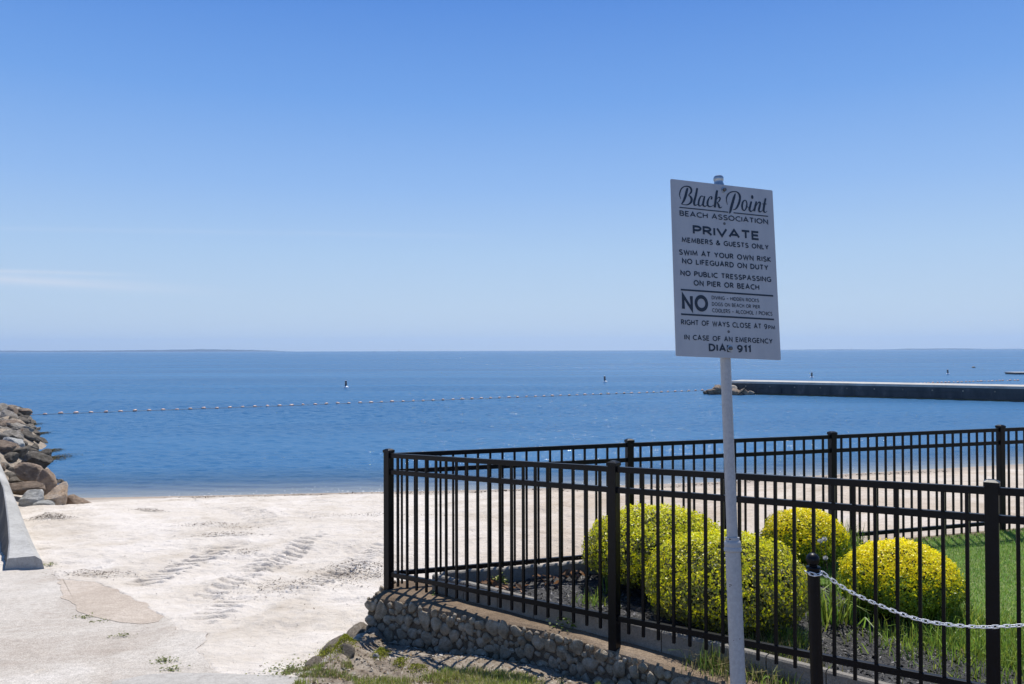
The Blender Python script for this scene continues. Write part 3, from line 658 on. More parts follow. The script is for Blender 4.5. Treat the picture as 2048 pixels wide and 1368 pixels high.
# ------------------------------------------------------------------ stone wall, edging, mulch, lawn
WT = 1.80
t = empty('stone_wall', (0, 6.9, 1.2), 'low cobblestone retaining wall with tan mortar top carrying the front fence', 'stone wall')
def offset_poly(P, d):
    out = []; n = len(P)
    for i in range(n):
        a = Vector((*P[i-1], 0)); b_ = Vector((*P[i], 0)); c = Vector((*P[(i+1) % n], 0))
        n1 = Vector(((b_-a).y, -(b_-a).x, 0)).normalized(); n2 = Vector(((c-b_).y, -(c-b_).x, 0)).normalized(); nn = (n1+n2); nn = nn/max(.4, nn.length_squared/2)
        out.append(b_+nn*d)
    return out
def ring_wall(name, P, prof, m, parent, top):      # prof: (outward offset, z)
    dens = []
    for i, p in enumerate(P):
        q = P[(i+1) % len(P)]; L = math.hypot(q[0]-p[0], q[1]-p[1]); k = max(1, int(L/.06)) if L < 2.6 and p[0] < 3 else max(1, int(L/.4))
        dens += [(p[0]+(q[0]-p[0])*j/k, p[1]+(q[1]-p[1])*j/k) for j in range(k)]
    n = len(dens); rings = []
    for (o_, z) in prof:
        r_ = offset_poly(dens, o_); rings.append([Vector((v.x+.02*fbm(np.array([v.x*6]), np.array([v.y*6+z*9]), 3, 3)[0], v.y+.03*fbm(np.array([v.x*6]), np.array([v.y*6+z*9]), 5, 3)[0], z+(.022*fbm(np.array([v.x*5]), np.array([v.y*5]), 8, 3)[0] if z > 1.6 else 0))) for v in r_])
    vs = [v for r_ in rings for v in r_]; fs = []
    for i in range(len(rings)-1):
        for j in range(n): fs.append((i*n+j, i*n+(j+1) % n, (i+1)*n+(j+1) % n, (i+1)*n+j))
    mb = MB(); mb.add(vs, fs)
    if top: mb.add(rings[-1], [tuple(range(n))])
    o = mb.build(name, m, parent, False); return o
GP = GARD
ring_wall('wall_body', GP, [(-.0, 1.0), (.0, 1.3), (-.01, 1.70)], MATS['mortar'], t, False)
ring_wall('wall_top', GP, [(-.01, 1.70), (-.005, 1.745), (-.025, 1.785), (-.06, WT), (-.14, WT+.004)], MATS['cope'], t, True)
# cobbles set in the face
COBV = []; COBF = []
path = [(-1.10, 7.92)]+[(-1.22, 7.6)]+GARD[:8]
pl = [Vector((*p, 0)) for p in path]; cl = [0]
for i in range(1, len(pl)): cl.append(cl[-1]+(pl[i]-pl[i-1]).length)
rs = np.random.default_rng(31); cob = []
CM = [rock_mesh(200+i, sub=3, n_pl=14, soft=11, rough=.10) for i in range(8)]
CMV = [(np.array([v.co[:] for v in c.vertices]), [tuple(p.vertices) for p in c.polygons]) for c in CM]
for k in range(7000):
    s = rs.uniform(0, cl[-1]); i = max(j for j in range(len(cl)) if cl[j] <= s); i = min(i, len(pl)-2)
    p = pl[i].lerp(pl[i+1], (s-cl[i])/(cl[i+1]-cl[i])); d_ = (pl[i+1]-pl[i]).normalized(); nrm = Vector((d_.y, -d_.x, 0))
    gz = ground_z(p.x+nrm.x*.06, p.y+nrm.y*.06)
    if gz > WT-.08: continue
    z = rs.uniform(gz-.02, WT-.022)
    rx = rs.uniform(.034, .080) if k < 2500 else rs.uniform(.018, .034); rz = rx*rs.uniform(.8, 1.4)
    if z+rz*.85 > WT+.012: continue
    if any(((s-a)/(rx+b_))**2+((z-c)/(rz+e))**2 < .66 for a, c, b_, e in cob): continue
    cob.append((s, z, rx, rz))
    V, Fc = CMV[rs.integers(0, 8)]; a = rs.normal(0, .35); b0 = len(COBV)
    ca, sa = math.cos(a), math.sin(a)
    for v in V:
        lx = v[0]*rx*1.06; lz = v[2]*rz*1.06; ly = v[1]*min(rx, .045)*.62
        lx, lz = lx*ca-lz*sa, lx*sa+lz*ca
        COBV.append(p+nrm*(-.004)+d_*lx+nrm*ly+Vector((0, 0, z+lz)))
    COBF += [tuple(q+b0 for q in f) for f in Fc]
mb = MB(); mb.v = COBV; mb.f = COBF; o = mb.build('cobblestone_facing', MATS['cobble'], t, True)
# broken concrete footing running from the wall corner down to the paving
for (px, py, w, dpt, h, rz, m_, lab) in ((708, 1283, .16, .42, .15, -.15, 'rubble', 'broken grey concrete lump at the foot of the wall corner'), (668, 1310, .16, .40, .14, -.2, 'rubble', 'long broken footing lump below the wall corner, middle one of the slope'), (630, 1336, .15, .28, .13, -.3, 'rubble', 'brown broken footing lump nearest the grass at the bottom'), (690, 1330, .16, .2, .10, .5, 'rubble', 'low grey stone beside the yellow moss'), (752, 1325, .075, .12, .10, .3, 'rock_pale', 'small upright pale stone among the yellow moss'), (722, 1262, .2, .3, .16, 0, 'rubble', 'rough stone under the wall corner')):
    p = on_slope(px, py); place_rock('rubble_stone', ANG[len(lab) % 8], MATS[m_], snap((p.x, p.y), -h*.06), (w*.42, dpt*.40, h*.5), (.2, .1, rz), lab)

mulch_poly = [(-.62, 7.44), (.95, 6.17), (2.0, 5.3), (2.9, 4.6), (4.2, 4.2), (3.3, 5.6), (3.0, 6.9), (2.75, 8.3), (1.1, 7.95), (-.3, 7.55)]
nX = np.arange(-1, 4.6, .06); nY = np.arange(4, 8.8, .06); mX, mY = np.meshgrid(nX, nY)
keep = inside(mulch_poly, mX, mY); mZ = 1.845+fbm(mX*2, mY*2, 4, 4)*.06
vid = -np.ones(mX.shape, int); vs = []; fs = []
def grid_sheet(mX, mY, mZ, keep):
    k4 = keep[:-1, :-1] & keep[1:, :-1] & keep[:-1, 1:] & keep[1:, 1:]; idx = np.arange(mX.size).reshape(mX.shape)
    q = np.stack([idx[:-1, :-1], idx[:-1, 1:], idx[1:, 1:], idx[1:, :-1]], -1)[k4]
    used, inv = np.unique(q, return_inverse=True); P = np.stack([mX, mY, mZ], -1).reshape(-1, 3)[used]
    return fast(P, inv.reshape(-1, 4), smooth=True)
struct(link('mulch_bed', grid_sheet(mX, mY, mZ, keep), MATS['mulch']))
def smp_m(rs):
    for _ in range(40):
        x = rs.uniform(-.7, 4.3); y = rs.uniform(4.2, 8.3)
        if inside(mulch_poly, np.array([x]), np.array([y]))[0]: return (x, y, 1.842+fbm(np.array([x*2]), np.array([y*2]), 4, 4)[0]*.06)
MATS['chip'] = leafmat('mulch_chip', .55, 0)
stuff(link('mulch_chips', flakes(15000, smp_m, (.015, .06), lambda rs: np.array((.028, .027, .028))*rs.choice([.4, .8, 1.6, 4.5], p=[.35, .33, .2, .12]), 41, .0, .45, .45), MATS['chip']), 'dark grey wood mulch chips covering the bed around the bushes', 'mulch')
lawn_poly = [(2.55, 8.30), (3.0, 6.6), (3.4, 5.4), (4.3, 4.2), (4.6, 3.9), (8.45, 3.0), (8.45, 10.45), (5.85, 9.55), (3.5, 8.83)]
lX, lY = np.meshgrid(np.arange(2.5, 8.5, .1), np.arange(3, 10.5, .1))
struct(link('lawn', grid_sheet(lX, lY, 1.862+fbm(lX*.8, lY*.8, 6, 3)*.05, inside(lawn_poly, lX, lY)), MATS['soil']))

def edging(name, A, B, step, label, hz, seed, n_in):
    A = Vector(A); B = Vector(B); L = (B-A).length; d_ = (B-A).normalized(); nr = Vector((-d_.y, d_.x, 0)); n = max(1, round(L/step)); rs = np.random.default_rng(seed)
    t = empty(name, A, label, 'garden edging')
    for i in range(n):
        a = A+d_*(L*i/n+.004); b_ = A+d_*(L*(i+1)/n-.004); K = 16; mb = MB(); vs = []; j = rs.normal(0, .006)
        for k in range(K+1):
            u = k/K; p = a.lerp(b_, u); zt = hz+n_in*(.014*abs(math.sin(u*math.pi*3))-.008)+j
            for (o_, z) in ((-.03, -.25), (-.03, zt-.012), (-.02, zt), (.02, zt), (.03, zt-.012), (.03, -.25)): vs.append(p+nr*o_+Vector((0, 0, z)))
        fs = [(k*6+q, k*6+q+1, (k+1)*6+q+1, (k+1)*6+q) for k in range(K) for q in range(5)]+[tuple(range(6)), tuple(K*6+q for q in reversed(range(6)))]
        mb.add(vs, fs); mb.build('edging_block', MATS['curb'], t, False)
edging('garden_edging', (-.72, 7.44, WT), (2.92, 4.45, WT), .40, 'grey concrete edging blocks along the front of the mulch bed behind the front fence', .155, 1, 0)
edging('garden_edging', (-.66, 7.46, WT), (2.70, 8.43, WT), .58, 'grey scalloped concrete edging along the back of the mulch bed by the beach', .165, 2, 1)

# ------------------------------------------------------------------ fences
BK = MATS['black']
def fence(name, pts, ends, zbase, label):
    t = empty(name, (pts[0][0], pts[0][1], zbase), label, 'fence')
    for i, (x, y, zt) in enumerate(pts):
        nx_ = pts[min(i+1, len(pts)-1)]; pv = pts[max(i-1, 0)]
        d_ = Vector((nx_[0]-pv[0], nx_[1]-pv[1], 0)).normalized(); e = Vector((-d_.y, d_.x, 0)); h = .034
        if not (i in ends): 
            mb = MB(); zb = zbase-.05 if i or name else zbase; mb.box((x, y, (zt-.035+zb)/2), d_*h, e*h, (0, 0, (zt-.035-zb)/2)); po = mb.build('post', BK, t, False, .003)
            mb = MB(); c = Vector((x, y, zt)); hh = .0395
            vs = [c+d_*a*hh+e*b_*hh+Vector((0, 0, -.036)) for a, b_ in ((-1, -1), (1, -1), (1, 1), (-1, 1))]+[c+d_*a*hh+e*b_*hh+Vector((0, 0, -.012)) for a, b_ in ((-1, -1), (1, -1), (1, 1), (-1, 1))]+[c+d_*a*hh*.5+e*b_*hh*.5 for a, b_ in ((-1, -1), (1, -1), (1, 1), (-1, 1))]
            fs = [(3, 2, 1, 0), (8, 9, 10, 11)]+[(q, (q+1) % 4, 4+(q+1) % 4, 4+q) for q in range(4)]+[(4+q, 4+(q+1) % 4, 8+(q+1) % 4, 8+q) for q in range(4)]
            mb.add(vs, fs); c_ = mb.build('post_cap', BK, None, False, .002)
            off = parent_loc(po)
            c_.data.transform(Matrix.Translation(-off)); c_.parent = po
    for i in range(len(pts)-1):
        A = Vector(pts[i])-Vector((0, 0, .041)); B = Vector(pts[i+1])-Vector((0, 0, .041)); L = (B-A).length; d3 = (B-A).normalized()
        dh = Vector((d3.x, d3.y, 0)).normalized(); e = Vector((-dh.y, dh.x, 0)); trim = .03
        for dz in (0, -.152, -1.096):
            c = (A+B)/2+Vector((0, 0, dz-.021)); MB().box(c, d3*(L/2-trim), e*.0165, (0, 0, .021)).build('rail', BK, t, False, .0025)
        for k in range(1, 20):
            p = A.lerp(B, k/20); MB().box((p.x, p.y, p.z-.0075-.605), dh*.0098, e*.0098, (0, 0, .6055)).build('picket', BK, t, False, .0015)
P1 = (-1.148, 7.53, 3.092); P2 = (.752, 6.02, 3.179); P3 = (2.652, 4.49, 3.278)
P4 = (2.652+2.44*math.cos(R(27)), 4.49-2.44*math.sin(R(27)), 3.31)
fence('fence', [P1, P2, P3, P4], (3,), 1.79, 'black metal picket fence standing on the cobblestone wall in front of the bushes')
fence('fence', [P1, (1.19, 8.24, 3.1), (3.527, 8.94, 3.1), (5.81, 9.65, 3.1), (8.15, 10.37, 3.1)], (0,), 1.76, 'black metal picket fence behind the bushes, facing the beach and water')

# ------------------------------------------------------------------ bushes
def bush(c, r, h, n, ypick, young, old, label, seed, leaf=.030, cut=.10, under=.0):
    rs = np.random.default_rng(seed); c = Vector(c)
    t = empty('bush', c, label, 'bush', 'clipped round bushes in the mulch bed')
    V = []; C = []; Q = []
    hz = h*.56; zc = h-hz
    def surf(dv):
        k = 1+.085*mnoise.fractal(Vector(dv)*2.3+Vector((seed*5., 0, 0)), 1, 2, 4)+.045*mnoise.noise(Vector(dv)*8+Vector((seed, 0, 0)))+.03*mnoise.noise(Vector(dv)*17+Vector((seed, 3, 0)))
        rr = r*k
        return Vector((dv[0]*rr, dv[1]*rr, zc+dv[2]*(hz*k if dv[2] > 0 else zc*.98*k)))
    i = 0
    while i < n:
        dv = rs.normal(size=3); dv /= np.linalg.norm(dv)
        if dv[2] < -.72: continue
        i += 1
        dep_ = rs.random()**2.2; shrink = 1-.18*dep_+(.07*rs.random() if rs.random() < .05 else 0)
        p0 = surf(dv); p = Vector((p0.x*shrink, p0.y*shrink, zc+(p0.z-zc)*shrink))
        nz_ = mnoise.fractal(Vector(dv)*3.5+Vector((0, seed*2., 0)), 1, 2, 3)
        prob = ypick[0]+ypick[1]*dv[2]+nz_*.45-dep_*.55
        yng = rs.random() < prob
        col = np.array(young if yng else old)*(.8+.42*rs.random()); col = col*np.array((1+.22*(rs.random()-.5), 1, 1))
        nrm = (Vector(dv)+Vector(rs.normal(0, .45, 3))).normalized(); a = Vector(rs.normal(size=3)); u = (a-nrm*a.dot(nrm)).normalized()
        if yng: u = (u+Vector((0, 0, .5))).normalized()
        w = nrm.cross(u).normalized(); L = leaf*rs.uniform(.65, 1.25); W = L*.29; b0 = len(V)
        V += [p-u*L*.5, p+w*W-nrm*L*.04+u*L*.05, p+u*L*.5-nrm*L*.10, p-w*W-nrm*L*.04+u*L*.05]; Q.append((b0, b0+1, b0+2, b0+3)); C += [col]*4
    me = fast([v[:] for v in V], Q, C); link('foliage', me, MATS['leaf'], t)
    mb = MB()
    for k in range(46):
        a = rs.uniform(0, math.tau); e = rs.uniform(.15, 1.4); dv = np.array((math.cos(a)*math.cos(e), math.sin(a)*math.cos(e), math.sin(e)*1.0))
        tip = surf(dv)*.95; b0 = Vector((rs.normal(0, .05), rs.normal(0, .05), 0)); mid = b0.lerp(tip, .45)+Vector((0, 0, .08))
        mb.tube([c+b0, c+mid, c+tip], [.009, .006, .002], 5)
    mb.build('stems', MATS['stem'], t, True)
    # the dense inner twigs and old leaves that stop one seeing through
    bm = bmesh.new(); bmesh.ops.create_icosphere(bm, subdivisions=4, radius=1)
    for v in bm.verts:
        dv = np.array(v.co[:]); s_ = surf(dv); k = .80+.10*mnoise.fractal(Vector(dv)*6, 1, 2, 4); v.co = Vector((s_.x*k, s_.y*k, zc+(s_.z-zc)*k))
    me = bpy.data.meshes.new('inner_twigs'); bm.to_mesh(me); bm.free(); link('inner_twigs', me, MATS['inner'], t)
    return t
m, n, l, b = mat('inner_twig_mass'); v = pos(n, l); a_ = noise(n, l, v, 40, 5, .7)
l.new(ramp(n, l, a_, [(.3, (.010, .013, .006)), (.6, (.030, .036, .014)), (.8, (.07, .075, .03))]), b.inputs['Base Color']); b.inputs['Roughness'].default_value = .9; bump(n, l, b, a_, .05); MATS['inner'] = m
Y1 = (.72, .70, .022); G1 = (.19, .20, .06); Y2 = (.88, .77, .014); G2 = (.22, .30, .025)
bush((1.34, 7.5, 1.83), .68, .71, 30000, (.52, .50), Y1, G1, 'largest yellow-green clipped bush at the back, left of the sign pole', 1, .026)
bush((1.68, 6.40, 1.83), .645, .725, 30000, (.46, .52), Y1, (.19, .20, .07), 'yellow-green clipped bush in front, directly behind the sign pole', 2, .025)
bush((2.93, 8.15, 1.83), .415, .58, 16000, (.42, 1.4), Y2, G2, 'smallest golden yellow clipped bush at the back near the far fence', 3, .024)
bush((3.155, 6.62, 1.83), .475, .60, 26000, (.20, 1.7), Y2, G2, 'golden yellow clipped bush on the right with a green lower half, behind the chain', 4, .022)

# ------------------------------------------------------------------ grass and weeds
def blades(P, h, w, col, seed, lean=.5, droop=.3):
    rs = np.random.default_rng(seed); P = np.asarray(P); n = len(P)
    a = rs.uniform(0, math.tau, n); H = h[0]+(h[1]-h[0])*rs.random(n)**1.5; W = w*rs.uniform(.6, 1.3, n)
    la = rs.uniform(0, math.tau, n); le = np.abs(rs.normal(0, lean, n))
    sd = np.stack([np.cos(a), np.sin(a), np.zeros(n)], 1); ld = np.stack([np.cos(la), np.sin(la), np.zeros(n)], 1)
    z = np.array([0, 0, 1.])
    mid = P+z*(H*.55)[:, None]+ld*(H*le*.35)[:, None]; tip = P+z*(H*(1-droop*le))[:, None]+ld*(H*le)[:, None]
    V = np.stack([P-sd*(W/2)[:, None], P+sd*(W/2)[:, None], mid+sd*(W*.4)[:, None], mid-sd*(W*.4)[:, None], tip+sd*(W*.06)[:, None], tip-sd*(W*.06)[:, None]], 1).reshape(-1, 3)
    b0 = np.arange(n)*6
    Q = np.concatenate([np.stack([b0, b0+1, b0+2, b0+3], 1), np.stack([b0+3, b0+2, b0+4, b0+5], 1)])
    c = np.asarray([col(rs) for _ in range(n)]); C = np.repeat(c, 6, 0)
    return fast(V, Q, C)
def green(rs): return np.array((.21, .37, .07))*rs.uniform(.5, 1.5)*np.array((rs.uniform(.8, 1.4), 1, 1))
def lush(rs): return np.array((.21, .31, .045))*rs.uniform(.45, 1.5)*np.array((rs.uniform(.8, 1.3), 1, 1))
def dryc(rs): return np.array((.30, .26, .12))*rs.uniform(.4, 1.4) if rs.random() < .6 else lush(rs)
rs = np.random.default_rng(77)
pts = np.stack([rs.uniform(2.5, 8.45, 330000), 3+7.5*rs.random(330000)], 1)
vis = (pts[:, 0]/pts[:, 1] > .30) & (pts[:, 0]/pts[:, 1] < .70) & (pts[:, 1] > 4.6)
pts = pts[vis & inside(lawn_poly, pts[:, 0], pts[:, 1])]
lz = 1.858+fbm(pts[:, 0]*.8, pts[:, 1]*.8, 6, 3)*.05
stuff(link('lawn_grass', blades(np.column_stack([pts, lz]), (.02, .045), .0045, green, 5, .5), MATS['grass']), 'short mown green lawn between the bushes and the far fence', 'grass')
def patch(name, poly_px, n, h, w, col, seed, label, plane=on_slope, thr=.0, sc=2.5, zf=None):
    poly = [tuple(plane(*p)[:2]) for p in poly_px]; xs_ = [p[0] for p in poly]; ys_ = [p[1] for p in poly]; rs = np.random.default_rng(seed)
    q = np.stack([rs.uniform(min(xs_), max(xs_), n*3), rs.uniform(min(ys_), max(ys_), n*3)], 1)
    k = inside(poly, q[:, 0], q[:, 1]) & (fbm(q[:, 0]*sc, q[:, 1]*sc, seed, 4)+rs.uniform(-.08, .08, len(q)) > thr); q = q[k][:n]
    q = np.column_stack([q, [(zf or ground_z)(x, y)-.005 for x, y in q]])
    return stuff(link(name, blades(q, h, w, col, seed), MATS['grass']), label, 'grass')
patch('foreground_grass', [(590, 1372), (700, 1366), (820, 1354), (930, 1340), (1010, 1346), (1080, 1362), (1200, 1370), (1330, 1378), (1440, 1382), (1440, 1420), (590, 1420)], 26000, (.02, .075), .005, lambda rs: lush(rs)*np.array((1.15, 1., 1.)) if rs.random() < .58 else np.array((.42, .37, .19))*rs.uniform(.5, 1.3), 6, 'ragged green grass in the foreground below the stone wall', thr=.0, sc=4.)
patch('edge_grass', [(560, 1358), (575, 1342), (640, 1345), (700, 1335), (720, 1368)], 2600, (.015, .05), .005, dryc, 7, 'dry grass at the bottom edge of the sand beside the broken footing', thr=.02, sc=5)
def tuft(px, py, z, n, spread, h, col, label, seed, w=.006, d=None, lean=.55, name='grass_tuft', cat='grass tuft'):
    c = on_z(px, py, z) if d is None else at(px, py, d); rs = np.random.default_rng(seed)
    q = np.column_stack([c.x+rs.normal(0, spread, n), c.y+rs.normal(0, spread*.8, n), np.full(n, c.z-.01)])
    me = blades(q, h, w, col, seed, lean, .5); return tag(link(name, me, MATS['grass']), label, cat)
tuft(1455, 1335, 1.80, 900, .11, (.05, .22), dryc, 'pale dry grass clump on the wall top, left of the sign pole', 1)
tuft(1535, 1318, 1.80, 1300, .13, (.06, .24), dryc, 'mixed green and straw grass clump on the wall top, between sign pole and bollard', 2)
tuft(1580, 1300, 1.80, 500, .06, (.08, .26), lush, 'bright green grass clump on the wall top just left of the bollard', 3)
tuft(1560, 1350, 1.82, 800, .16, (.04, .16), dryc, 'straw coloured weeds at the bottom edge, left of the bollard', 14)
tuft(1665, 1240, 1.86, 170, .10, (.15, .42), lush, 'tall green weeds rising between the front bush and the golden bush', 4, .011)
tuft(1730, 1232, 1.86, 34, .03, (.14, .30), lush, 'broad-leaved grass clump in the mulch left of the golden bush', 5, .014)
tuft(1855, 1285, 1.86, 500, .22, (.06, .20), lush, 'green weeds spreading over the mulch under the golden bush', 6, .008)
tuft(1925, 1250, 1.86, 420, .14, (.08, .30), lush, 'tall green grass right of the golden bush', 7, .008)
tuft(1690, 1090, 1.86, 220, .10, (.12, .34), lush, 'long grass beside the smallest golden bush', 8, .008)
tuft(1187, 1205, 1.86, 120, .09, (.04, .14), lush, 'small green weeds in the mulch left of the front bush', 9, .007)
tuft(1215, 1185, 1.86, 14, .03, (.2, .36), lush, 'few arching grass stalks at the foot of the largest bush', 10, .008)
tuft(1500, 1245, 1.86, 120, .12, (.12, .34), lush, 'thin green grass stalks at the foot of the front bush', 11, .006)
tuft(890, 1340, 1.50, 0+60, .05, (.03, .07), lush, 'short green tuft below the wall', 12)
c = on_z(1975, 1300, 1.87); rs = np.random.default_rng(9)
q = np.column_stack([c.x+rs.normal(.35, .38, 4500), c.y+rs.normal(-.15, .4, 4500), np.full(4500, 1.86)])
stuff(link('rough_grass', blades(q, (.04, .15), .007, lush, 19, .5), MATS['grass']), 'longer rough grass where lawn meets mulch at lower right', 'grass')
# moss cushions below the wall corner
def moss(px, py, sx, sy, hgt, n, label, seed):
    c = on_slope(px, py); rs = np.random.default_rng(seed)
    q = np.column_stack([c.x+rs.normal(0, sx, n), c.y+rs.normal(0, sy, n), np.zeros(n)]); 
    for i in range(n): q[i, 2] = ground_z(q[i, 0], q[i, 1])+hgt*math.exp(-((q[i, 0]-c.x)/sx/1.4)**2-((q[i, 1]-c.y)/sy/1.4)**2)-.004
    me = blades(q, (.008, .022), .006, lambda r_: np.array((.25, .26, .02))*r_.uniform(.45, 1.5), seed, .9); return tag(link('moss', me, MATS['moss']), label, 'moss')
moss(660, 1308, .045, .16, .07, 1500, 'long yellow-green moss cushion on the broken footing', 1)
moss(688, 1318, .04, .15, .08, 1500, 'yellow-green moss cushion in the middle of the three below the wall corner', 2)
moss(762, 1318, .03, .09, .05, 700, 'yellow-green moss cushion beside the upright stone', 3)
moss(800, 1336, .03, .05, .03, 350, 'small yellow moss spot on the dirt', 4)
moss(835, 1343, .04, .04, .03, 350, 'bright yellow moss spot next to the grass', 5)
# leafy weeds
def leafy(p, n, r, h, lf, cols, label, seed, name='leafy_weed'):
    p = Vector(p); rs = np.random.default_rng(seed); V = []; Q = []; C = []
    for i in range(n):
        a = rs.uniform(0, math.tau); q = p+Vector((rs.normal(0, r), rs.normal(0, r*.7), h*rs.random())); u = Vector((math.cos(a), math.sin(a), rs.normal(.1, .3))).normalized(); w = u.cross(Vector((rs.normal(0, .4), rs.normal(0, .4), 1))).normalized(); L = lf*rs.uniform(.6, 1.3); b0 = len(V)
        V += [q, q+u*L*.5+w*L*.3, q+u*L+Vector((0, 0, -.1*L)), q+u*L*.5-w*L*.3]; Q.append((b0, b0+1, b0+2, b0+3)); cc = np.array(cols)*rs.uniform(.6, 1.4); C += [cc]*4
    return tag(link(name, fast([v[:] for v in V], Q, C), MATS['grass']), label, 'weed')
leafy(on_z(1150, 1254, 1.80), 240, .07, .085, .030, (.13, .20, .03), 'green clover-like weed growing against the edging left of the middle fence post', 1)
leafy(on_z(872, 1190, 1.80), 16, .012, .05, .03, (.13, .22, .03), 'tiny green seedling at the foot of the edging near the fence corner', 2)
leafy(on_z(1000, 1168, 1.86), 40, .03, .08, .045, (.22, .25, .03), 'yellow-green weed among fallen brown leaves in the bed corner', 3)
for i, (px, py, n_, lab) in enumerate(((122, 1202, 50, 'flat green weed in the joint at the upper left end of the tan patch'), (168, 1238, 40, 'small green weed in the joint below the tan patch'), (200, 1245, 30, 'green weed at the lower edge of the tan patch'), (330, 1326, 50, 'green weed in the paving crack near the bottom'), (343, 1343, 40, 'lowest green weed in the paving crack'), (247, 1276, 28, 'little weed sprouting in the paving between the tan patch and the bottom crack'), (98, 1132, 50, 'olive weed beside the end of the seawall'), (57, 1128, 16, 'bright green sprig at the foot of the seawall end'), (600, 1346, 220, 'low green weed on the sand at the bottom, left of the footing'), (48, 1012, 50, 'yellow-green weed between the seawall and the pale grey boulder'))):
    p = on_beach(px, py); leafy(snap((p.x, p.y), .012), int(n_*1.5), .05 if n_ < 100 else .14, .02, .024, (.16, .18, .05), lab, 20+i)
# fallen leaves in the bed
def smp_l(rs):
    c = on_z(*[(985, 1150), (975, 1168), (1080, 1160), (1140, 1155), (1010, 1178)][rs.integers(0, 5)], 1.87); return (c.x+rs.normal(0, .10), c.y+rs.normal(0, .10), 1.87)
stuff(link('fallen_leaves', flakes(75, smp_l, (.05, .11), lambda rs: np.array((.24, .125, .06))*rs.uniform(.5, 1.5), 55, .01, .5, .7), MATS['grass']), 'curled brown fallen leaves on the dark mulch behind the front fence', 'leaves')
# dandelion clocks
for i, (px, py) in enumerate(((1640, 1082), (1649, 1078), (1651, 1116))):
    b_ = on_z(1655+i*3, 1205, 1.86); h_ = at(px, py, b_.y); tdn = empty('dandelion', b_, ['left one of two dandelion seed heads side by side above the bollard', 'right one of two dandelion seed heads side by side above the bollard', 'lower dandelion seed head right of the bollard ball'][i], 'dandelion')
    MB().tube([b_, b_.lerp(h_, .5)+Vector((.01, 0, 0)), h_], .002, 5).build('stalk', MATS['stem'], tdn, True)
    rsd = np.random.default_rng(i); V = []; Q = []
    for k in range(120):
        dv = Vector(rsd.normal(size=3)).normalized(); a = dv.orthogonal().normalized(); p = h_-b_+dv*.019; b0 = len(V); V += [h_-b_, p+a*.003, p+dv*.003, p-a*.003]; Q.append((b0, b0+1, b0+2, b0+3))
    link('seed_head', fast([v[:] for v in V], Q, np.full((len(V), 3), .6)), MATS['grass'], tdn)

# ------------------------------------------------------------------ bollard and chain
bd = 4.1; bt = at(1627, 1143, bd); bb = at(1634, 1368, bd); ax = (bt-bb).normalized(); base = bt-ax*(bt.z-1.7)/ax.z
bo = empty('bollard', base, 'black round bollard with a ball finial holding the white chain', 'bollard')
rr = .0305
MB().tube([base, bt+ax*.012], rr, 28).build('post', MATS['black'], bo, True, 0, R(40))
mb = MB(); mb.tube([bt+ax*.012, bt+ax*.016, bt+ax*.022, bt+ax*.026], [.034, .036, .036, .032], 28); mb.build('collar', MATS['black'], bo, True, 0, R(40))
MB().tube([bt+ax*.026, bt+ax*.032, bt+ax*.042], [.021, .019, .017], 24).build('neck', MATS['black'], bo, True)
bc = at(1625.5, 1119, bd); mb = MB(); K = 18; mb.tube([bc-ax*.0335*math.cos(math.pi*i/K) for i in range(K+1)], [max(.0005, .0335*math.sin(math.pi*i/K)) for i in range(K+1)], 30); mb.build('ball_finial', MATS['black'], bo, True)
# chain: loop round the bollard then a sagging run to the next post outside the picture
cpts = []
side = Vector((1, 0, 0)); back = Vector((0, 1, 0)); cc = bt+ax*(-.003)
for i in range(0, 9): cpts.append(cc+(side*math.cos(math.pi+math.pi*i/8)+back*math.sin(math.pi+math.pi*i/8))*(.037)+ax*(-.004+.008*abs(i-4)/4))
for (px, py, d) in ((1660, 1157, 4.09), (1700, 1183, 4.08), (1760, 1211, 4.06), (1830, 1237, 4.03), (1890, 1248.5, 4.0), (1960, 1254, 3.97), (2010, 1252.5, 3.95), (2048, 1250, 3.93), (2100, 1243, 3.9), (2160, 1228, 3.87)): cpts.append(at(px, py, d))
dense = [cpts[0]]
for i in range(len(cpts)-1):
    p0 = cpts[max(i-1, 0)]; p1 = cpts[i]; p2 = cpts[i+1]; p3 = cpts[min(i+2, len(cpts)-1)]
    for k in range(1, 13):
        u = k/12; dense.append(.5*((2*p1)+(p2-p0)*u+(2*p0-5*p1+4*p2-p3)*u*u+(3*p1-p0-3*p2+p3)*u**3))
ch = empty('chain', cpts[0], 'white plastic link chain sagging from the black bollard to the right', 'chain')
cum_ = [0]
for i in range(1, len(dense)): cum_.append(cum_[-1]+(dense[i]-dense[i-1]).length)
def along(s):
    i = min(max(1, int(np.searchsorted(cum_, s))), len(dense)-1); return dense[i-1].lerp(dense[i], min(1, (s-cum_[i-1])/max(1e-6, cum_[i]-cum_[i-1])))
pitch = .0262; k = 0; s = pitch/2; hl = .0105; wr = .0074; rad = .0027; rsc = np.random.default_rng(4); roll_ = .3
while s < cum_[-1]-.02:
    c = along(s); tdir = (along(s+.01)-along(s-.01 if s > .01 else 0)).normalized(); u0 = tdir.cross(Vector((0, 1, 0))).normalized(); v0 = tdir.cross(u0)
    a = (0 if k % 2 else math.pi/2)+rsc.normal(0, .16)+.5*math.sin(s*2.1)*.4; u = u0*math.cos(a)+v0*math.sin(a)
    ring = [c+tdir*(hl*sg)+(tdir*math.cos(th)*sg+u*math.sin(th))*wr if False else c+tdir*hl*sg+tdir*wr*math.cos(th)*sg+u*wr*math.sin(th)*sg for sg in (1, -1) for th in np.linspace(-math.pi/2, math.pi/2, 7)]
    MB().tube(ring, rad, 8, True).build('link', MATS['white'], ch, True); s += pitch; k += 1

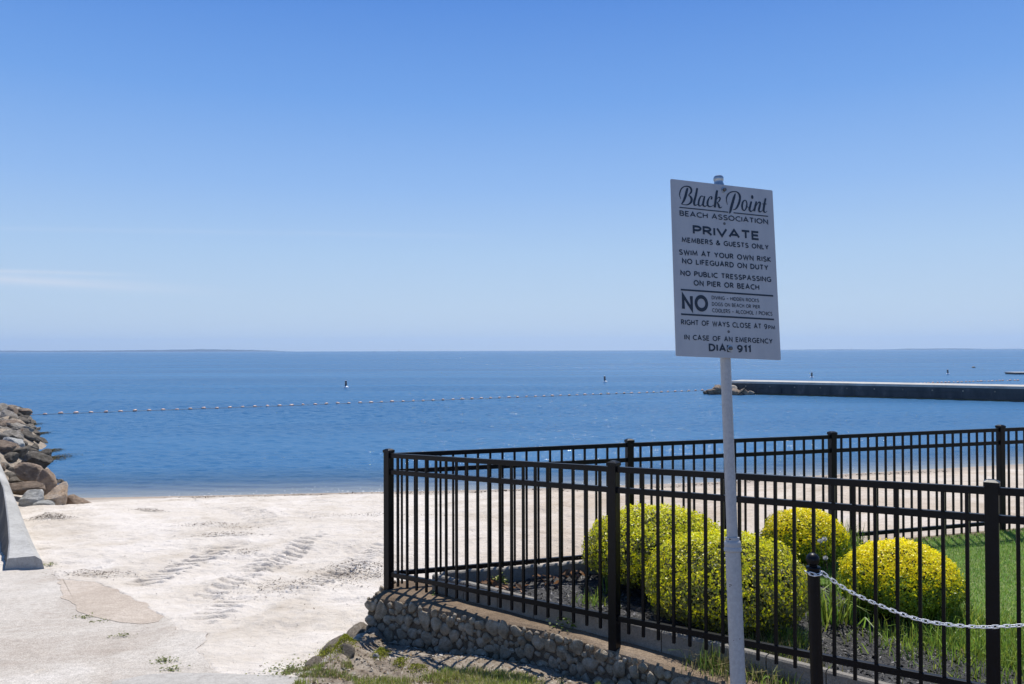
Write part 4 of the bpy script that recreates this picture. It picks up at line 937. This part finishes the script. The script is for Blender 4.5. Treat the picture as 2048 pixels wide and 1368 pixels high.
# ------------------------------------------------------------------ the sign
cx_, cy_, cz_, yaw, lean, tilt = (1.10452597, 4.17090298, 4.41137463, 0.31067168, 0.04095895, -0.12585143)
r0 = Vector((math.cos(yaw), math.sin(yaw), 0)); t0 = Vector((0, 0, 1)); n0 = r0.cross(t0)
t0, n0 = t0*math.cos(tilt)+n0*math.sin(tilt), n0*math.cos(tilt)-t0*math.sin(tilt)
r1 = r0*math.cos(lean)-t0*math.sin(lean); t1 = t0*math.cos(lean)+r0*math.sin(lean); nn = r1.cross(t1).normalized()
BC = Vector((cx_, cy_, cz_)); BW, BH = .61, .914
def bpt(u, v, w=0.): return BC+r1*((u-.5)*BW)+t1*((.5-v)*BH)+nn*w
d_top = bpt(.49, .0, -.034).y; d_bot = bpt(.49, 1., -.034).y; z_top = bpt(.49, 0).z; z_bot = bpt(.49, 1).z
def pole_d(z): return d_bot+(z-z_bot)/(z_top-z_bot)*(d_top-d_bot)
def on_pole(px, py):
    d = 4.2
    for _ in range(20): d = pole_d(at(px, py, d).z)
    return at(px, py, d)
pole_t = on_pole(1437.5, 372); pole_b = on_pole(1476, 1368); pdir = (pole_t-pole_b).normalized(); foot = pole_b-pdir*.35
sg = empty('beach_sign', foot, 'tall leaning white beach rules sign on a painted steel pole in front of the fence', 'sign')
join = pole_b+pdir*((on_pole(1467, 1087)-pole_b).dot(pdir))
po = MB().tube([foot, join], .0365, 28).build('pole', MATS['pipe'], sg, True, 0, R(40))
up_ = MB().tube([join, pole_t], .0265, 28).build('upper_pole', MATS['pipe'], sg, True, 0, R(40))
prof = [(-.040, .0365), (-.036, .043), (-.022, .043), (-.017, .0395), (.0, .0415), (.012, .0385), (.016, .0345), (.030, .0345), (.032, .0275)]
MB().tube([join+pdir*a for a, _ in prof], [r_ for _, r_ in prof], 30).build('coupling', MATS['pipe'], sg, True, 0, R(35))
prof = [(0, .0265), (.004, .030), (.014, .0285), (.024, .024), (.034, .0235), (.038, .026), (.052, .0265), (.060, .022), (.063, .001)]
MB().tube([pole_t+pdir*(a-.008) for a, _ in prof], [r_ for _, r_ in prof], 26).build('pole_cap', MATS['galv'], sg, True, 0, R(35))
mb = MB(); K = 5; rc = .006; out = []
for (cu, cv, a0) in ((1, 0, 0), (0, 0, 90), (0, 1, 180), (1, 1, 270)):
    for q in range(K):
        a = R(a0+90*q/(K-1)); pu = (cu-.5)*BW+(-rc if cu else rc)+rc*math.cos(a); pv = (.5-cv)*BH+(rc if cv else -rc)+rc*math.sin(a); out.append((pu, pv))
n_ = len(out); vs = [BC+r1*a+t1*b_ for a, b_ in out]+[BC+r1*a+t1*b_-nn*.004 for a, b_ in out]
mb.add(vs, [tuple(range(n_)), tuple(reversed(range(n_, 2*n_)))]+[(i, n_+i, n_+(i+1) % n_, (i+1) % n_) for i in range(n_)])
board = mb.build('board', MATS['board'], sg)
# photo measurements on the sign are rectified through this homography
def homog(src, dst):
    A = []
    for (x, y), (u, v) in zip(src, dst): A += [[x, y, 1, 0, 0, 0, -u*x, -u*y, -u], [0, 0, 0, x, y, 1, -v*x, -v*y, -v]]
    return np.linalg.svd(np.array(A))[2][-1].reshape(3, 3)
HM = homog([(70, 92), (750, 170), (808, 1302), (112, 1272)], [(0, 0), (1, 0), (1, 1), (0, 1)])
def uv(x, y): q = HM@np.array([x, y, 1.]); return q[0]/q[2], q[1]/q[2]
HM2 = HM@np.array([[.1074*3.3357, 0, (1340-1320)*3.3357], [0, .1074*3.3357, (360-330)*3.3357], [0, 0, 1]])
def uv7(x, y): q = HM2@np.array([x, y, 1.]); return q[0]/q[2], q[1]/q[2]
LW = .0012
def add_child(name, vs, fs, m, parent):
    mb = MB(); mb.add(vs, fs); return mb.build(name, m, parent)
def arc(cx, cy, rx, ry, a0, a1, n=14): return [(cx+rx*math.cos(R(a0+(a1-a0)*i/n)), cy+ry*math.sin(R(a0+(a1-a0)*i/n))) for i in range(n+1)]
def smooth2(P, k=5):
    P = [np.array(p, float) for p in P]; o = []
    for i in range(len(P)-1):
        p0 = P[max(i-1, 0)]; p1 = P[i]; p2 = P[i+1]; p3 = P[min(i+2, len(P)-1)]
        o += [tuple(.5*((2*p1)+(p2-p0)*u+(2*p0-5*p1+4*p2-p3)*u*u+(3*p1-p0-3*p2+p3)*u**3)) for u in [q/k for q in range(k)]]
    return o+[tuple(P[-1])]
GL = {
 'A': (.74, [[(0, 0), (.37, 1), (.74, 0)], [(.12, .32), (.62, .32)]]),
 'B': (.56, [[(0, 0), (0, 1), (.26, 1)]+arc(.26, .765, .24, .235, 90, -90)+[(0, .53)], [(.26, .53)]+arc(.28, .265, .28, .265, 90, -90)+[(0, 0)]]),
 'C': (.68, [arc(.46, .5, .46, .5, 55, 305, 22)]),
 'D': (.68, [[(0, 0), (0, 1), (.22, 1)]+arc(.22, .5, .46, .5, 90, -90, 18)+[(0, 0)]]),
 'E': (.48, [[(.48, 1), (0, 1), (0, 0), (.48, 0)], [(0, .52), (.44, .52)]]),
 'F': (.46, [[(.46, 1), (0, 1), (0, 0)], [(0, .5), (.42, .5)]]),
 'G': (.76, [arc(.46, .5, .46, .5, 55, 308, 22)+[(.76, .14), (.76, .48), (.5, .48)]]),
 'H': (.64, [[(0, 0), (0, 1)], [(.64, 0), (.64, 1)], [(0, .53), (.64, .53)]]),
 'I': (.0, [[(0, 0), (0, 1)]]),
 'K': (.58, [[(0, 0), (0, 1)], [(.55, 1), (.02, .5), (.58, 0)]]),
 'L': (.46, [[(0, 1), (0, 0), (.46, 0)]]),
 'M': (.84, [[(0, 0), (.07, 1), (.42, .16), (.77, 1), (.84, 0)]]),
 'N': (.64, [[(0, 0), (0, 1), (.64, 0), (.64, 1)]]),
 'O': (.84, [arc(.42, .5, .42, .5, 90, 450, 32)]),
 'P': (.52, [[(0, 0), (0, 1), (.24, 1)]+arc(.24, .735, .28, .265, 90, -90)+[(0, .47)]]),
 'R': (.58, [[(0, 0), (0, 1), (.24, 1)]+arc(.24, .745, .27, .255, 90, -90)+[(0, .49)], [(.24, .49), (.58, 0)]]),
 'S': (.54, [smooth2([(.51, .92), (.40, .985), (.28, 1), (.09, .93), (.03, .76), (.10, .60), (.29, .51), (.48, .40), (.545, .24), (.47, .06), (.27, 0), (.12, .02), (0, .10)])]),
 'T': (.60, [[(0, 1), (.60, 1)], [(.30, 1), (.30, 0)]]),
 'U': (.62, [[(0, 1), (0, .33)]+arc(.31, .33, .31, .33, 180, 360)+[(.62, 1)]]),
 'V': (.70, [[(0, 1), (.35, 0), (.70, 1)]]),
 'W': (1.02, [[(0, 1), (.26, 0), (.51, .92), (.76, 0), (1.02, 1)]]),
 'Y': (.64, [[(0, 1), (.32, .45), (.64, 1)], [(.32, .45), (.32, 0)]]),
 '&': (.74, [smooth2([(.74, 0), (.42, .38), (.17, .70), (.16, .88), (.28, 1), (.42, .95), (.44, .80), (.33, .66), (.13, .50), (.01, .30), (.05, .10), (.24, 0), (.44, .05), (.60, .22), (.68, .50)])]),
 '-': (.50, [[(0, .40), (.50, .40)]]), '/': (.34, [[(0, -.08), (.34, 1.05)]]),
 '1': (.22, [[(0, .82), (.22, 1), (.22, 0)]]),
 '9': (.56, [arc(.28, .69, .28, .31, 0, 360, 24), smooth2([(.56, .69), (.555, .48), (.46, .20), (.28, .03), (.08, 0)])]),
}
def ribbon(P, t):
    P = [np.array(p, float) for p in P]; P = [p for i, p in enumerate(P) if i == 0 or np.linalg.norm(p-P[i-1]) > 1e-4]; closed = np.linalg.norm(P[0]-P[-1]) < 1e-6
    if closed: P = P[:-1]
    n = len(P); V = []
    for i in range(n):
        d0 = P[i]-P[i-1] if (i > 0 or closed) else P[1]-P[0]; d1 = P[(i+1) % n]-P[i] if (i < n-1 or closed) else P[i]-P[i-1]
        d0 = d0/max(1e-9, np.linalg.norm(d0)); d1 = d1/max(1e-9, np.linalg.norm(d1)); n0 = np.array((-d0[1], d0[0])); n1 = np.array((-d1[1], d1[0]))
        m_ = n0+n1; q = m_.dot(m_)
        m_ = m_/max(.28, q/2) if q > 1e-6 else n0
        V += [P[i]+m_*t/2, P[i]-m_*t/2]
    Fq = [(2*i, 2*i+1, 2*((i+1) % n)+1, 2*((i+1) % n)) for i in range(n if closed else n-1)]
    return V, Fq
def text_geo(body, t, wide=1.):
    V = []; Fc = []; x = 0; layer = 0
    for chx in body:
        if chx == ' ': x += .36+t; continue
        w, ps = GL[chx]; x += t/2
        for P in ps:
            b0 = len(V); rv, rf = ribbon([(x+p[0]*wide, t/2+p[1]*(1-t)) for p in P], t); layer += 1
            V += [(q[0], q[1], layer % 4) for q in rv]; Fc += [tuple(k+b0 for k in f) for f in rf]
        x += w*wide+t/2+.13
    return np.array(V), Fc
def line(body, tl, bl, br, tr, t=.13, wide=1.):
    ul, vb = uv(*bl); ur, vb2 = uv(*br); _, vt = uv(*tl); _, vt2 = uv(*tr)
    vbm = (vb+vb2)/2; cap = vbm-(vt+vt2)/2; ul = (ul+uv(*tl)[0])/2; ur = (ur+uv(*tr)[0])/2
    V, Fc = text_geo(body, t, wide); x0, x1 = V[:, 0].min(), V[:, 0].max()
    vs = [bpt(ul+(v[0]-x0)/(x1-x0)*(ur-ul), vbm-v[1]*cap, LW+.00006*v[2]) for v in V]; add_child('lettering', vs, Fc, MATS['ink'], board)
line('BEACH ASSOCIATION', (130, 303), (131, 340), (719, 398), (722, 363), .185, 1.15)
line('PRIVATE', (218, 402), (220, 464), (656, 505), (657, 443), .23, 1.6)
line('MEMBERS & GUESTS ONLY', (145, 481), (147, 518), (723, 567), (725, 534), .205)
line('SWIM AT YOUR OWN RISK', (128, 563), (130, 600), (738, 650), (740, 614), .205)
line('NO LIFEGUARD ON DUTY', (148, 623), (150, 660), (720, 704), (722, 668), .205)
line('NO PUBLIC TRESSPASSING', (137, 702), (139, 739), (741, 783), (742, 748), .205)
line('ON PIER OR BEACH', (225, 767), (227, 806), (662, 836), (663, 800), .205)
line('NO', (148, 862), (150, 972), (323, 980), (322, 868), .22)
line('DIVING - HIDDEN ROCKS', (346, 874), (347, 899), (660, 916), (660, 892), 0.16)
line('DOGS ON BEACH OR PIER', (348, 917), (349, 942), (667, 958), (667, 934), 0.16)
line('COOLERS - ALCOHOL / PICNICS', (350, 958), (351, 985), (749, 1006), (750, 980), 0.16)
line('RIGHT OF WAYS CLOSE AT 9', (143, 1027), (145, 1066), (715, 1097), (716, 1063), .19)
line('PM', (722, 1070), (722, 1097), (768, 1100), (768, 1073), 0.19)
line('IN CASE OF AN EMERGENCY', (164, 1129), (166, 1165), (750, 1194), (752, 1160), .19)
line('DIAL 911', (327, 1191), (329, 1242), (607, 1254), (608, 1203), .22)
def rule(a, b_, th):
    u0, v0 = uv(*a); u1, v1 = uv(*b_); t_ = th/1150/2
    add_child('ruled_line', [bpt(u0, v0-t_, LW), bpt(u1, v1-t_, LW), bpt(u1, v1+t_, LW), bpt(u0, v0+t_, LW)], [(0, 3, 2, 1)], MATS['ink'], board)
rule((141, 832), (755, 875), 11); rule((144, 995), (761, 1032), 11); rule((130, 283), (455, 316), 7); rule((490, 320), (720, 344), 7)
STROKES = [
 [(200, 355, 8), (180, 290, 14), (185, 230, 20), (215, 160, 22), (270, 122, 20), (330, 120, 22), (380, 145, 30), (398, 195, 34), (385, 240, 32), (340, 285, 12)],
 [(340, 283, 10), (385, 318, 34), (402, 370, 42), (382, 425, 38), (330, 460, 22), (270, 463, 13), (210, 450, 10)],
 [(325, 150, 34), (305, 230, 44), (285, 310, 46), (255, 390, 40), (215, 450, 16)],
 [(505, 152, 30), (490, 240, 38), (470, 330, 40), (450, 410, 42), (455, 465, 32), (490, 470, 16), (530, 440, 8)],
 [(622, 312, 14), (580, 302, 18), (550, 350, 30), (532, 420, 34), (537, 475, 28), (570, 484, 16), (605, 440, 10), (627, 390, 8)],
 [(645, 302, 26), (625, 390, 36), (615, 460, 36), (640, 492, 24), (680, 480, 12), (705, 445, 8)],
 [(765, 365, 30), (778, 325, 24), (745, 315, 16), (715, 360, 28), (697, 420, 36), (705, 478, 32), (750, 500, 18), (800, 478, 10), (828, 455, 7)],
 [(875, 195, 36), (860, 290, 42), (845, 400, 42), (832, 515, 40)],
 [(846, 410, 8), (880, 345, 12), (915, 322, 20), (930, 355, 28), (905, 405, 20), (872, 422, 10)],
 [(872, 420, 14), (900, 460, 32), (915, 508, 34), (942, 520, 18), (968, 497, 8)],
 [(1068, 465, 8), (1052, 400, 14), (1050, 340, 20), (1072, 280, 26), (1120, 234, 22), (1190, 218, 18), (1250, 230, 22), (1292, 282, 34), (1300, 350, 38), (1282, 430, 40), (1248, 508, 34), (1210, 548, 20), (1168, 555, 10)],
 [(1215, 252, 14), (1192, 320, 40), (1167, 410, 46), (1142, 500, 46), (1122, 585, 38), (1105, 628, 14)],
 [(1402, 378, 16), (1362, 400, 26), (1340, 470, 34), (1348, 545, 28), (1385, 572, 18), (1418, 520, 26), (1428, 440, 24), (1408, 380, 16)],
 [(1428, 480, 8), (1450, 515, 8), (1480, 508, 6)],
 [(1512, 402, 30), (1493, 480, 36), (1478, 550, 36), (1498, 588, 24), (1540, 568, 12), (1562, 530, 6)],
 [(1523, 288, 24), (1528, 322, 44), (1533, 355, 26)],
 [(1605, 402, 28), (1587, 480, 34), (1565, 588, 36)],
 [(1572, 560, 8), (1610, 470, 10), (1650, 417, 20), (1676, 432, 30), (1664, 500, 36), (1652, 568, 34), (1674, 598, 22), (1710, 578, 10), (1727, 545, 6)],
 [(1775, 345, 32), (1757, 440, 36), (1742, 530, 38), (1744, 588, 30), (1772, 608, 16), (1806, 580, 6)],
 [(1715, 448, 14), (1795, 452, 16)]]
V = []; Fc = []
for si, st_ in enumerate(STROKES):
    P = [np.array(q, float) for q in st_]; dn = []
    for i in range(len(P)-1):
        p0 = P[max(i-1, 0)]; p1 = P[i]; p2 = P[i+1]; p3 = P[min(i+2, len(P)-1)]
        for k in range(8):
            u = k/8; dn.append(.5*((2*p1)+(p2-p0)*u+(2*p0-5*p1+4*p2-p3)*u*u+(3*p1-p0-3*p2+p3)*u**3))
    dn.append(P[-1]); b0 = len(V)
    for i, q in enumerate(dn):
        tg = dn[min(i+1, len(dn)-1)][:2]-dn[max(i-1, 0)][:2]; tg = tg/max(1e-6, np.linalg.norm(tg)); nr = np.array([-tg[1], tg[0]]); w = max(q[2], 5)/2
        if i in (0, len(dn)-1): w *= .8
        for sgn in (1, -1): V.append(bpt(*uv7(*(q[:2]+nr*w*sgn)), LW+.00004*si))
    Fc += [(b0+2*i, b0+2*i+1, b0+2*i+3, b0+2*i+2) for i in range(len(dn)-1)]
add_child('script_lettering', V, Fc, MATS['ink'], board)
for (x, y, r_, nm, w) in ((427, 167, .0125, 'bolt', .010), (470, 1224, .0125, 'bolt', .010)):
    u, v = uv(x, y); mb = MB(); mb.tube([bpt(u, v, .0), bpt(u, v, .003), bpt(u, v, .0035)], [.0165, .0165, .012], 22); mb.build('washer', MATS['galv'], board, True, 0, R(35))
    mb = MB(); mb.tube([bpt(u, v, .0035), bpt(u, v, w), bpt(u, v, w+.002)], [r_*.85, r_*.85, r_*.5], 8); mb.build(nm, MATS['steel'], board)
for (x, y) in ((430, 392), (460, 1112)):
    u, v = uv(x, y); MB().tube([bpt(u, v, -.001), bpt(u, v, .0008)], .0075, 18).build('bolt_hole', MATS['steel'], board)
# clamps holding the board to the pole
for v in (.07, .93):
    p = bpt(.49, v, -.004); q = pole_b+pdir*((p-pole_b).dot(pdir)); MB().tube([p, q], .006, 8).build('clamp_bolt', MATS['steel'], sg)

# ------------------------------------------------------------------ pier, dock, buoys, swim lines, boats
pt = on_z(1468, 787.5, 0); pr = on_z(2048, 803.5, 0); pdv = (pr-pt).normalized(); pt = pt-pdv*.4; pend = pt+pdv*(pr-pt).length*1.5; pn = Vector((-pdv.y, pdv.x, 0))
if pn.y < 0: pn = -pn
t = empty('pier', pt, 'long dark concrete pier with a pale top running in from the right', 'pier'); Lp = (pend-pt).length; PH = 1.06; PW = 3.4
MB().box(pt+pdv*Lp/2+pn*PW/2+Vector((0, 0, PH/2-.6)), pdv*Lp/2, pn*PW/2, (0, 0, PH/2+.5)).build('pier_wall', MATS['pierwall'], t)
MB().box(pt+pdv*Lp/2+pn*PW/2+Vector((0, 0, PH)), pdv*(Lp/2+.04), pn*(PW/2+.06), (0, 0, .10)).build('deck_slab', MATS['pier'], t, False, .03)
mb = MB(); mb.box(pt+pdv*Lp/2-pn*.10+Vector((0, 0, .0)), pdv*Lp/2, pn*.10, (0, 0, .09)); mb.build('weed_ledge', MATS['weed'], t, False, .03)
MB().box(pt+pdv*Lp/2-pn*.03+Vector((0, 0, .62)), pdv*Lp/2, pn*.03, (0, 0, .03)).build('wale', MATS['pierwall'], t)
for i in range(14): MB().box(pt+pdv*(1.5+i*2.15)-pn*.06+Vector((0, 0, .72)), pdv*.05, pn*.03, (0, 0, .05)).build('bolt_plate', MATS['rock_grey'], t)
for i in range(16): MB().box(pt+pdv*(.6+i*2.0)-pn*.035+Vector((0, 0, .3)), pdv*.06, pn*.035, (0, 0, .30)).build('pile', MATS['pierwall'], t)
for i, (px, py, w, h, m_, lab) in enumerate(((1412, 778, .5, .3, 'rock_dark', 'small dark rock at the very tip of the pier rocks, by the last float'), (1424, 777, 1.0, .5, 'rock_brown', 'low brown rock left of the pier tip'), (1434, 774, 1.0, .9, 'rock_brown', 'tall brown rock on the left of the sign pole at the pier tip'), (1444, 772, 1.1, .8, 'rock_dark', 'dark rock partly hidden by the sign pole at the pier tip'), (1456, 775, 1.4, .9, 'rock_grey', 'rock behind the sign pole at the pier tip'), (1470, 780, 1.2, .6, 'rock_brown', 'brown rock just right of the sign pole against the pier'), (1488, 780, .7, .5, 'rock_brown', 'round brown rock against the pier, second from its right end'), (1502, 778, .5, .35, 'rock_grey', 'pale round rock at the right end of the pier rocks'), (1478, 784, 1.2, .25, 'rock_dark', 'flat dark rock at the waterline by the pier'))):
    d = 73.0 if px < 1460 else 72.2; c = at(px, py, d); c.z = max(.02, h*.33); place_rock('pier_rock', (ANG+RND)[(i*3) % 14], MATS[m_], c, (w*.55, w*.5, h*.6), (.1*i, .2, i*1.3), lab)
dk = on_z(2031, 749, 0); t = empty('swim_dock', dk, 'pale flat dock end at the far right beyond the pier', 'dock')
MB().box(dk+Vector((6, 1.5, .28)), (6, 0, 0), (0, 1.5, 0), (0, 0, .06)).build('deck', MATS['pier'], t, False, .02)
MB().box(dk+Vector((6.05, 1.5, .08)), (5.9, 0, 0), (0, 1.4, 0), (0, 0, .14)).build('float_tank', MATS['navydark'], t)
for (px, py, lab) in ((692, 775.5, 'white and black buoy left of centre, nearest to the float line'), (1210, 764.5, 'white and black buoy between the float line and the sign'), (1623.5, 755.5, 'white and black buoy just right of the sign, beyond the pier'), (1896, 748.5, 'smallest white and black buoy at the far right beyond the pier')):
    p = on_z(px, py, 0); tl = R(random.uniform(-5, 5)); bu = empty('buoy', p, lab, 'buoy', 'regulatory buoys in the bay'); a = Vector((math.sin(tl), .05, math.cos(tl))).normalized()
    MB().tube([p-a*.12, p+a*.0, p+a*.08, p+a*.15, p+a*.20], [.2, .29, .28, .2, .11], 18).build('float_collar', MATS['white'], bu, True)
    MB().tube([p+a*.18, p+a*.74], .115, 16).build('column', MATS['navydark'], bu, True, 0, R(40))
    MB().tube([p+a*.735, p+a*.78, p+a*.80], [.12, .115, .02], 16).build('cap', MATS['white'], bu, True, 0, R(40))
    MB().tube([p+a*.50, p+a*.56], .119, 16).build('band', MATS['float'], bu, True, 0, R(40))
def swim_line(A, B, n, size, label, seed, sag=0):
    rs = np.random.default_rng(seed); t = empty('swim_line', A, label, 'float line')
    d_ = (B-A).normalized(); mb = MB(); nr = Vector((-d_.y, d_.x, 0)); cvs = [A.lerp(B, i/60)+nr*(sag*math.sin(math.pi*i/60)+rs.normal(0, .03))+Vector((0, 0, .02)) for i in range(61)]
    mb.tube(cvs, .014, 5); mb.build('rope', MATS['rope'], t, True)
    prof = [(-.5, .2), (-.42, .75), (-.25, 1), (.25, 1), (.42, .75), (.5, .2)]
    mb = MB(); mb.tube([Vector((a*size, 0, 0)) for a, _ in prof], [size*.27*r_ for _, r_ in prof], 12); proto = None
    for i in range(n):
        u = (i+.5)/n; p = A.lerp(B, u)+nr*sag*math.sin(math.pi*u)+nr*rs.normal(0, .05)
        if proto is None:
            proto = MB(); proto.v = mb.v; proto.f = mb.f; me = pmesh(mb.v, mb.f, True); me.materials.append(MATS['float'])
        o = bpy.data.objects.new('float', me); COL.objects.link(o); o.parent = t; o.location = p-A+Vector((0, 0, .045+rs.normal(0, .012))); s_ = rs.uniform(.85, 1.2); o.scale = (s_, s_, s_*rs.uniform(.9, 1.15)); o.rotation_euler = (0, rs.normal(0, .08), math.atan2(d_.y, d_.x)+rs.normal(0, .25))
A = on_z(42, 831, 0); B = on_z(1412, 781.5, 0)
swim_line(A, B, 66, .28, 'long line of small orange and white floats from the jetty to the pier', 1)
A2 = on_z(1785, 769, 0); B2 = on_z(1925, 763.5, 0); B3 = on_z(2040, 761, 0)
swim_line(A2, B3, 32, .32, 'short line of pale floats beyond the pier at the far right', 2, 0)
p = on_z(1947, 735.5, 0); place_rock('mooring_float', RND[4], MATS['rock_dark'], p+Vector((0, 0, .1)), (.36, .3, .22), (0, 0, 0), 'tiny dark mooring float on the water at the far right', None, 'float')
def boat(px, d, mast, hull, sail, label):
    p = at(px, 702, d); p.z = 0; t = empty('sailboat' if mast else 'motorboat', p, label, 'boat'); vs = []
    for (x, w) in ((-.5, .28), (-.2, .5), (.2, .45), (.5, .03)):
        vs += [p+Vector((x*hull, -w*hull*.3, hull*.12)), p+Vector((x*hull*.92, 0, -.2)), p+Vector((x*hull, w*hull*.3, hull*.12))]
    fs = [(i*3, i*3+1, i*3+4, i*3+3) for i in range(3)]+[(i*3+1, i*3+2, i*3+5, i*3+4) for i in range(3)]+[(i*3+2, i*3, i*3+3, i*3+5) for i in range(3)]+[(0, 2, 1), (9, 10, 11)]
    MB().add(vs, fs).build('hull', MATS['navydark'], t)
    MB().box(p+Vector((-.05*hull, 0, hull*.19)), (hull*.2, 0, 0), (0, hull*.1, 0), (0, 0, hull*.07)).build('cabin', MATS['navydark'], t)
    if mast:
        MB().tube([p+Vector((0, 0, hull*.1)), p+Vector((0, 0, mast))], .45, 6).build('mast', MATS['navydark'], t)
        s0 = p+Vector((.3, 0, hull*.3)); MB().add([s0+Vector((0, .2, 0)), s0+Vector((-hull*sail, .2, 0)), s0+Vector((0, .2, mast*.85-hull*.3)), s0+Vector((0, -.2, 0)), s0+Vector((-hull*sail, -.2, 0)), s0+Vector((0, -.2, mast*.85-hull*.3))], [(0, 1, 2), (5, 4, 3), (0, 3, 4, 1), (1, 4, 5, 2), (2, 5, 3, 0)]).build('sail', MATS['navydark'], t)
boat(749, 3600, 0, 7, 0, 'tiny dark motorboat on the horizon, left one of two near the centre')
boat(798, 4200, 13, 6, .22, 'tiny sailboat with a thin mast on the horizon near the centre')
boat(1703, 5200, 14, 7, .35, 'tiny hazy sailboat on the horizon right of the sign')

# ------------------------------------------------------------------ haze
mb = MB(); mb.box((0, 6950, 98), (15600, 0, 0), (0, 7100, 0), (0, 0, 110)); hz_ = mb.build('haze', None)
m = bpy.data.materials.new('haze_air'); m.use_nodes = True; nt = m.node_tree; nt.nodes.remove(nt.nodes['Principled BSDF'])
pv = nt.nodes.new('ShaderNodeVolumePrincipled'); pv.inputs['Color'].default_value = (.50, .70, 1.0, 1); pv.inputs['Density'].default_value = 7e-5; pv.inputs['Anisotropy'].default_value = .2
nt.links.new(pv.outputs[0], nt.nodes['Material Output'].inputs['Volume']); hz_.data.materials.append(m); hz_['kind'] = 'stuff'; hz_['label'] = 'pale blue haze over the far water and shore'; hz_['category'] = 'haze'
